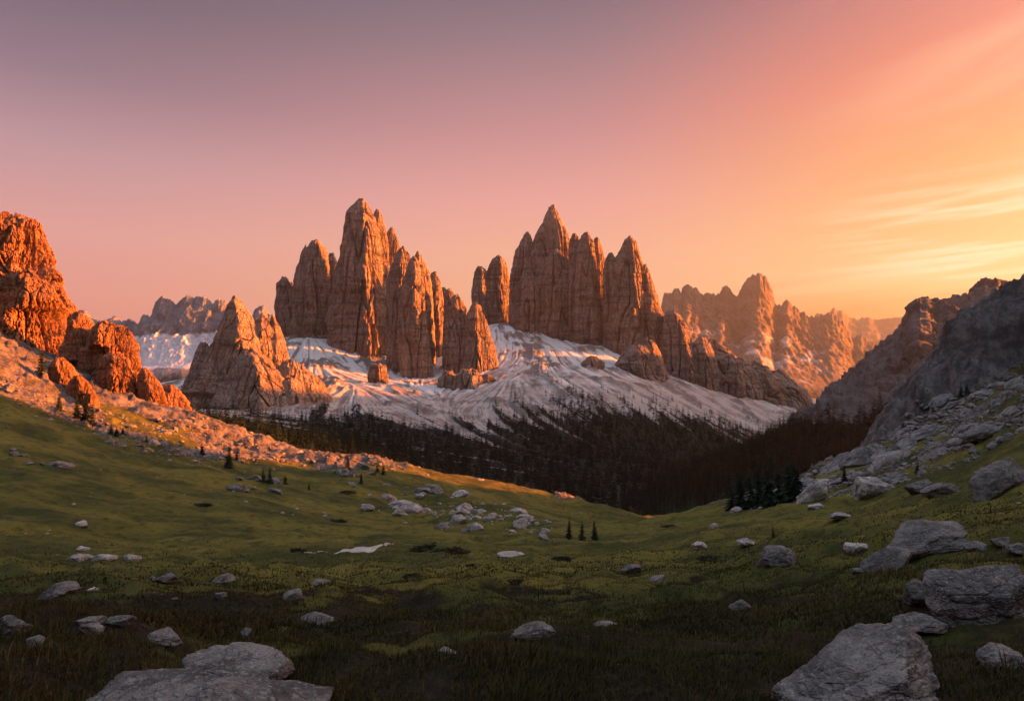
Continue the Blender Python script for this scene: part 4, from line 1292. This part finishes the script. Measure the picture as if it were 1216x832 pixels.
def crown_mesh(h, rad, seed, whorls, nb, segs, start=0.07):
    rng = np.random.RandomState(seed)
    V, F = [], []
    lop = rng.uniform(0, 6.28)
    for i in range(whorls):
        t = start + (1 - start) * ((i + rng.uniform(-.3, .3)) / whorls)
        t = min(max(t, start), 0.985)
        R0 = rad * ((1 - t) ** 0.85) * rng.uniform(0.72, 1.12) + 0.03 * rad
        for b in range(nb):
            if rng.rand() < 0.10:
                continue
            a = (b + rng.uniform(-.45, .45)) / nb * 2 * math.pi + i * 0.7
            r1 = R0 * rng.uniform(0.7, 1.15) * (1 + 0.12 * math.cos(a - lop))
            z0 = t * h
            droop = r1 * (0.30 + 0.30 * (1 - t)) * rng.uniform(.7, 1.3)
            ca_, sa_ = math.cos(a), math.sin(a)
            wd_ = r1 * 0.34
            prev = None
            for s_ in range(segs + 1):
                f = s_ / segs
                rr = r1 * f
                zz_ = z0 - droop * f ** 1.4 + 0.06 * r1 * f ** 4
                ww = wd_ * (1 - f) ** 0.6 * (0.35 if s_ == 0 else 1) * rng.uniform(.7, 1.3)
                hang = 0.22 * r1 * (1 - 0.6 * f) * rng.uniform(.6, 1.4)
                c = (rr * ca_, rr * sa_, zz_)
                l = (rr * ca_ - sa_ * ww, rr * sa_ + ca_ * ww, zz_ - hang)
                r_2 = (rr * ca_ + sa_ * ww, rr * sa_ - ca_ * ww, zz_ - hang)
                V += [c, l, r_2]
                cur = len(V) - 3
                if prev is not None:
                    F += [(prev, prev + 1, cur + 1), (prev, cur + 1, cur), (prev, cur, cur + 2), (prev, cur + 2, prev + 2)]
                prev = cur
    # leader
    V += [(0.012 * h, 0, 0.93 * h), (-0.008 * h, 0.010 * h, 0.93 * h), (-0.008 * h, -0.010 * h, 0.93 * h), (0, 0, h)]
    k = len(V) - 4
    F += [(k, k + 1, k + 3), (k + 1, k + 2, k + 3), (k + 2, k, k + 3)]
    return np.array(V), np.array(F)


def tree_proto(seed, h=1.0, rad=0.19, whorls=26, nb=9):
    root = bpy.data.objects.new("spruce_tree", None)
    COL.objects.link(root)
    V, F = trunk_mesh(h, 0.016 * h, seed)
    mk("trunk", V, F, M_BARK, parent=root)
    V, F = crown_mesh(h, rad * h, seed, whorls, nb, 3)
    mk("crown", V, F, M_SPRUCE, smooth=False, parent=root)
    return root


TP = [tree_proto(3, rad=0.225), tree_proto(8, rad=0.185, whorls=30), tree_proto(15, rad=0.30, whorls=22), tree_proto(23, rad=0.25, whorls=24, nb=7), tree_proto(31, rad=0.20, whorls=20, nb=8)]
_tn = [0]


def plant_tree(px, foot, top, label, kind=0, group=None, p=None):
    p = hit(px, foot) if p is None else p
    if p is None:
        return
    h = (foot - top) * p[1] / FPX
    src = TP[{0: (0, 3, 4), 1: (1, 4, 1), 2: (2, 3, 2)}[kind][_tn[0] % 3]]
    o = src.copy()
    COL.objects.link(o)
    for ch in src.children:
        c = ch.copy()
        COL.objects.link(c)
        c.parent = o
    o.location = p - np.array([0, 0, 0.02 * h])
    _tn[0] += 1
    o.rotation_euler = (0.045 * math.sin(_tn[0] * 1.9), 0.045 * math.cos(_tn[0] * 2.7), _tn[0] * 2.4)
    o.scale = (h * (0.9 + 0.05 * (_tn[0] % 5)),) * 2 + (h,)
    tag(o, label, "spruce", group)


G3 = "three spruces at the end of the stony patch"
plant_tree(675, 640, 611, "left spruce of the three standing at the end of the stony patch", 1, G3)
plant_tree(691, 641, 616, "shortest middle spruce of the three at the end of the stony patch", 0, G3)
plant_tree(706, 641, 612, "right spruce of the three at the end of the stony patch", 1, G3)
plant_tree(271, 555, 525, "tall spruce standing on the boundary of sunlit grass, left hillside", 0)
plant_tree(281, 547, 531, "short spruce just right of the tall one on the left hillside", 0)
plant_tree(240, 540, 524, "bushy spruce by the pale rubble left of the tall hillside spruce", 2)
plant_tree(313, 572, 554, "left one of the paired spruces below the scree", 0)
plant_tree(321, 573, 553, "right one of the paired spruces below the scree", 0)
plant_tree(339, 575, 562, "small bushy spruce right of the paired spruces", 2)
plant_tree(367, 581, 572, "tiny lone bush like spruce on the left meadow", 2)
plant_tree(413, 558, 539, "broad dark spruce on the sunlit crest", 2)
plant_tree(430, 557, 545, "orange tinged spruce second along the sunlit crest", 2)
plant_tree(448, 560, 548, "low spruce third along the sunlit crest", 2)
plant_tree(455, 563, 549, "rounded spruce at the right end of the sunlit crest group", 2)
plant_tree(429, 574, 557, "slim spruce below the crest spruces", 1)
plant_tree(492, 607, 597, "tiny dark spruce in the stony patch", 2)
plant_tree(918, 638, 620, "thin lone sapling on the right meadow slope", 1)
plant_tree(760, 603, 594, "tiny spruce at the far lip of the meadow", 0)
G4 = "spruces in front of the shaded left crag"
for i, (px, f, t, k, lab) in enumerate([(49, 445, 410, 0, "dark spruce against the orange wall, highest of the crag spruces"), (91, 497, 466, 1, "left spruce in the dark clump under the second crag"), (101, 500, 463, 0, "tallest spruce in the dark clump under the second crag"),
                                        (109, 502, 472, 0, "right spruce in the dark clump under the second crag"), (70, 486, 460, 1, "slim spruce left of the dark clump under the second crag"),
                                        (132, 514, 500, 2, "bushy tree left of a rounder one on the glowing grass"), (138, 517, 505, 2, "small spruce between two bushy trees on the glowing grass"), (146, 518, 504, 2, "round bushy tree on the glowing grass"), (174, 525, 516, 2, "tiny lone spruce on the glowing grass")]):
    plant_tree(px, f, t, lab, k, G4)
G5 = "dark spruces at the right edge of the valley"
for i, (px, f, t, k, lab) in enumerate([(868, 606, 570, 0, "shortest left spruce of the dark row by the stony slope"), (880, 604, 566, 1, "second spruce from the left in the dark row by the stony slope"), (893, 603, 556, 0, "third spruce in the dark row by the stony slope"),
                                        (903, 601, 552, 1, "fourth slim spruce in the dark row by the stony slope"), (914, 600, 550, 0, "fifth spruce in the dark row, left of the tallest pair"), (927, 598, 542, 1, "tallest spruce of the dark row by the stony slope"),
                                        (938, 596, 544, 1, "slim spruce beside the tallest one by the stony slope"), (947, 594, 552, 0, "last spruce on the right of the dark row"), (969, 588, 562, 2, "bushy spruce among the slabs right of the dark row"), (1003, 572, 548, 1, "slim dark spruce among the slabs of the right slope"), (1089, 562, 548, 2, "dark bush like spruce in the middle of the slabs"), (1141, 470, 452, 2, "dark conifer high on the stony slope under the ridge"), (1148, 468, 455, 2, "smaller conifer beside the one high on the stony slope")]):
    plant_tree(px, f, t - (12 + 7 * math.sin(i * 2.3) if i < 8 else 0), lab, k, G5)
for src in TP:
    for ch in list(src.children):
        bpy.data.objects.remove(ch)
    bpy.data.objects.remove(src)


# ------------------------------------------------------------------ valley forest
def forest():
    X, Y, Z, s, w1, w2, px, py = SL
    rng = np.random.RandomState(77)
    du = (0.95 * 2) / (X.shape[1] - 1)
    dv = (math.log(2900) - math.log(330)) / (X.shape[0] - 1)
    area = (du * Y) * (dv * Y)
    Zs = Z
    right = sst(px, 560, 700)
    lim = 0.14 + 0.26 * right
    dens = sst(lim + 0.15 * w2 + 0.06 * w1 - s, -0.05, 0.25)
    dens = dens * (1 - 0.85 * sst(w2 + 0.5 * w1, 1.0, 1.6)) * (px > 150) * (px < 1010) * (Y > 380) * (Y < 1500)
    dens *= np.where(px < 215, 0, 1)
    pr = (area * dens / 38.0).ravel()
    k = np.nonzero(rng.rand(len(pr)) < pr)[0]
    pts = np.c_[X.ravel()[k], Y.ravel()[k], Zs.ravel()[k]]
    # wooded foot of the right ridge
    RX, RY, RZ, rp, us, upz = RDG
    U = np.broadcast_to(us[None, :], RX.shape)
    lim2 = 1.28 + 1.5 * sst(U, 1015, 900) - 0.50 * sst(U, 930, 1150) + 0.10 * fbm(RX / 40, RY / 40, RZ / 40, 3, 141)
    d2 = sst(lim2 - rp, -0.06, 0.25) * (rp > 0.02)
    k2 = np.nonzero(rng.rand(d2.size) < (d2 * 0.15).ravel())[0]
    pts2 = np.c_[RX.ravel()[k2], RY.ravel()[k2], RZ.ravel()[k2]]
    pts = np.concatenate([pts, pts2])
    hh = rng.uniform(9, 18, len(pts)) * (1 - 0.35 * (rng.rand(len(pts)) < 0.3))
    pts[:, :2] += rng.uniform(-1.2, 1.2, (len(pts), 2))
    return pts, hh


fp, fh = forest()
fpx, ftop = proj(fp[:, 0], fp[:, 1], fp[:, 2] + fh)
LIP = [(215, 478), (300, 520), (345, 537), (420, 540), (480, 556), (545, 569), (615, 583), (690, 599), (730, 609), (800, 606), (880, 600), (950, 572), (1000, 543), (1050, 515), (1216, 440)]
vis = (ftop < line(fpx, LIP) - 3) & (fpx > 215) & (fpx < 1100)
# the trees that show largest stand as trees of their own
size = np.where(vis, fh / fp[:, 1], 0)
order = np.argsort(-size)
own = order[:252]
PT = []
for i in range(5):
    V, F = join([crown_mesh(1.0, 0.20 + 0.02 * i, 60 + i, 15, 7, 2, 0.03)])
    o = mk("spruce_tree", V, F, M_SPRUCE, smooth=False)
    PT.append(o.data)
    bpy.data.objects.remove(o)
for j, i in enumerate(own):
    o = bpy.data.objects.new("spruce_tree", PT[j % 5])
    COL.objects.link(o)
    o.location = fp[i] - np.array([0, 0, 0.3])
    o.scale = (fh[i],) * 3
    o.rotation_euler = (0, 0, j * 1.7)
    tag(o, "small dark spruce in the nearest ranks of the valley forest", "spruce", "spruces in the nearest ranks of the valley forest")
rest = order[252:]
tone_ = []
LV = [crown_mesh(1.0, 0.20 + 0.025 * i, 80 + i, 10, 6, 1, 0.03) for i in range(4)]
Vs, Fs, off = [], [], 0
rng = np.random.RandomState(5)
for q in range(4):
    idx = rest[q::4]
    V, F = LV[q]
    a = rng.uniform(0, 6.28, len(idx))
    c, s_ = np.cos(a)[:, None], np.sin(a)[:, None]
    H_ = fh[idx][:, None]
    vx = (V[None, :, 0] * c - V[None, :, 1] * s_) * H_ + fp[idx, 0][:, None]
    vy = (V[None, :, 0] * s_ + V[None, :, 1] * c) * H_ + fp[idx, 1][:, None]
    vz = V[None, :, 2] * H_ + fp[idx, 2][:, None] - 0.3
    Vs.append(np.stack([vx, vy, vz], -1).reshape(-1, 3))
    tone_.append(np.repeat(np.clip(rng.gamma(1.4, 0.28, len(idx)), 0, 1), len(V)) * np.tile(0.35 + 0.65 * V[:, 2] / V[:, 2].max(), len(idx)))  # random per tree; crowns lightened towards the tip, painted-in skylight
    Fs.append((F[None] + (np.arange(len(idx)) * len(V))[:, None, None]).reshape(-1, 3) + off)
    off += len(idx) * len(V)
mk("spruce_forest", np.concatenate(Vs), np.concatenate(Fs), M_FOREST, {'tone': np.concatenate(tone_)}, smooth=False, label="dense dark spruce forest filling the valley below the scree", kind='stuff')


# ------------------------------------------------------------------ low dark shrubs in the meadow
def shrub_mesh(seed):
    rng = np.random.RandomState(seed)
    n_ = 900
    d = rng.normal(size=(n_, 3))
    d[:, 2] = np.abs(d[:, 2])
    d /= np.linalg.norm(d, axis=1)[:, None]
    lump = 1 + 0.45 * fbm(d[:, 0] * 1.8, d[:, 1] * 1.8, d[:, 2] * 1.8, 3, seed)
    c = d * (lump * rng.uniform(0.55, 1.0, n_))[:, None]
    a, b = rng.normal(size=(n_, 3)) * 0.07, rng.normal(size=(n_, 3)) * 0.07
    V = np.stack([c - a, c + a, c + b + d * 0.10], 1).reshape(-1, 3)
    return V, np.arange(n_ * 3).reshape(-1, 3)


for i, (px, py, w, lab) in enumerate([(507, 654, 44, "largest dark shrub patch right of the pale track"), (535, 657, 44, "dark shrub patch at the right tail of the largest one"), (668, 665, 26, "flat shrub patch between the track and the right bank"), (487, 685, 26, "lone dark shrub in the mid meadow"), (400, 620, 22, "small shrub on the left hillside above the track"),
                                      (352, 655, 22, "low shrub left of the pale track"), (412, 586, 22, "dark shrub above the stony patch"), (795, 626, 20, "small shrub by the far right bank"), (845, 665, 34, "shrub on the hummock of the right bank"), (240, 601, 26, "dark shrub on the shaded left hillside"), (560, 672, 16, "small flat shrub in the centre of the meadow"), (612, 693, 30, "brown shrub in the centre foreground meadow")]):
    p = hit(px, py)
    if p is None:
        continue
    V, F = shrub_mesh(40 + i)
    w = w * p[1] / FPX * 0.5
    o = mk("low_shrub", V * np.array([w, w * 0.7, w * 0.26]), F, M_SHRUB, smooth=False, label=lab, cat="shrub", group="dark shrubs on the meadow")
    o.location = p + np.array([0, w * 0.3, -0.03 * w])


# ------------------------------------------------------------------ grass
def grass():
    rng = np.random.RandomState(9)
    parts = []
    for n_, r0, r1, ln, wd_ in ((260000, 2.0, 9.0, 0.050, 0.0034), (260000, 8.0, 32.0, 0.062, 0.0085), (130000, 26.0, 150.0, 0.10, 0.030)):
        r = np.exp(rng.uniform(math.log(r0), math.log(r1), n_))
        th = rng.uniform(R(-44), R(44), n_)
        x, y = r * np.sin(th), r * np.cos(th)
        # tussocks
        cl = fbm(x / 0.55, y / 0.55, 0 * x, 2, 201) * (r < 26) + fbm(x / 2.6, y / 2.6, 0 * x, 2, 203) * 0.7
        keep = cl + rng.uniform(-0.55, 0.55, n_) > -0.30
        x, y, r, cl = x[keep], y[keep], r[keep], cl[keep]
        for (bx, by, bw, bd) in ROCKS:
            if by < r1 + 5:
                m = ((x - bx) / (bw * 0.96)) ** 2 + ((y - by + bd * 0.12) / (bd * 1.06)) ** 2 > 1
                x, y, r, cl = x[m], y[m], r[m], cl[m]
        z = ground_h(x, y)
        rk = rock_mask(x, y, z)
        m = rk < 0.45
        x, y, z, r, cl = x[m], y[m], z[m], r[m], cl[m]
        k = len(x)
        L = ln * rng.gamma(4, 1 / 4.0, k) * (0.7 + 1.5 * np.clip(cl, 0, 1) ** 1.5)
        w = wd_ * rng.uniform(0.6, 1.3, k) * np.maximum(1, r / r1 * 1.2)
        a = rng.uniform(0, 2 * math.pi, k)
        lean = rng.uniform(0.15, 0.9, k)
        wa = rng.normal(0.5, 1.3, k)                       # the lay of the grass
        dx, dy = np.cos(wa) * lean * L, np.sin(wa) * lean * L
        ex, ey = np.cos(a) * w, np.sin(a) * w
        up = np.sqrt(np.maximum(1 - lean ** 2 * 0.7, 0.1)) * L
        b0 = np.stack([x - ex, y - ey, z - 0.02], -1)
        b1 = np.stack([x + ex, y + ey, z - 0.02], -1)
        m0 = np.stack([x - ex * .8 + dx * .35, y - ey * .8 + dy * .35, z + up * .62], -1)
        m1 = np.stack([x + ex * .8 + dx * .35, y + ey * .8 + dy * .35, z + up * .62], -1)
        tp_ = np.stack([x + dx, y + dy, z + up], -1)
        V = np.stack([b0, b1, m1, m0, tp_], 1).reshape(-1, 3)
        i = np.arange(k)[:, None] * 5
        F = np.concatenate([i + np.array([[0, 1, 2]]), i + np.array([[0, 2, 3]]), i + np.array([[3, 2, 4]])])
        hue = np.clip(0.5 + 0.42 * fbm(x / 3.2, y / 3.2, 0 * x, 3, 207) + rng.normal(0, 0.16, k), 0, 1)
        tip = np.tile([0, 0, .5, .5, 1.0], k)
        pyb = np.nan_to_num(proj(x, y, z)[1], nan=900.0)
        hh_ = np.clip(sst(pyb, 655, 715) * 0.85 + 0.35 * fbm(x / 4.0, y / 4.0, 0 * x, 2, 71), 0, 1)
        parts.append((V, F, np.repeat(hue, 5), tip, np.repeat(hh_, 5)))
    V, F = join([(p[0], p[1]) for p in parts])
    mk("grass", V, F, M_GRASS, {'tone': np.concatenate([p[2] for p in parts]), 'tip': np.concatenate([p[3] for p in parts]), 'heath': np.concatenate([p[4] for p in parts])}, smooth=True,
       label="dark tussocky alpine grass and heath covering the foreground", kind='stuff')


grass()

# ------------------------------------------------------------------ evening haze in the valley
m, n = new_mat("evening_haze")
pv = n('ShaderNodeVolumePrincipled', {'Color': (0.78, 0.84, 0.92, 1), 'Density': 0.000040, 'Anisotropy': 0.76})
n('ShaderNodeOutputMaterial', {'Volume': pv.outputs[0]})
x0, x1, y0, y1, z0, z1 = -5200, 9200, -900, 12500, -620, 1080
V = np.array([(x, y, z) for z in (z0, z1) for y in (y0, y1) for x in (x0, x1)])
F = np.array([(0, 2, 3, 1), (4, 5, 7, 6), (0, 1, 5, 4), (2, 6, 7, 3), (0, 4, 6, 2), (1, 3, 7, 5)])
mk("haze", V, F, m, smooth=False, label="warm evening haze filling the valley air", kind='stuff')
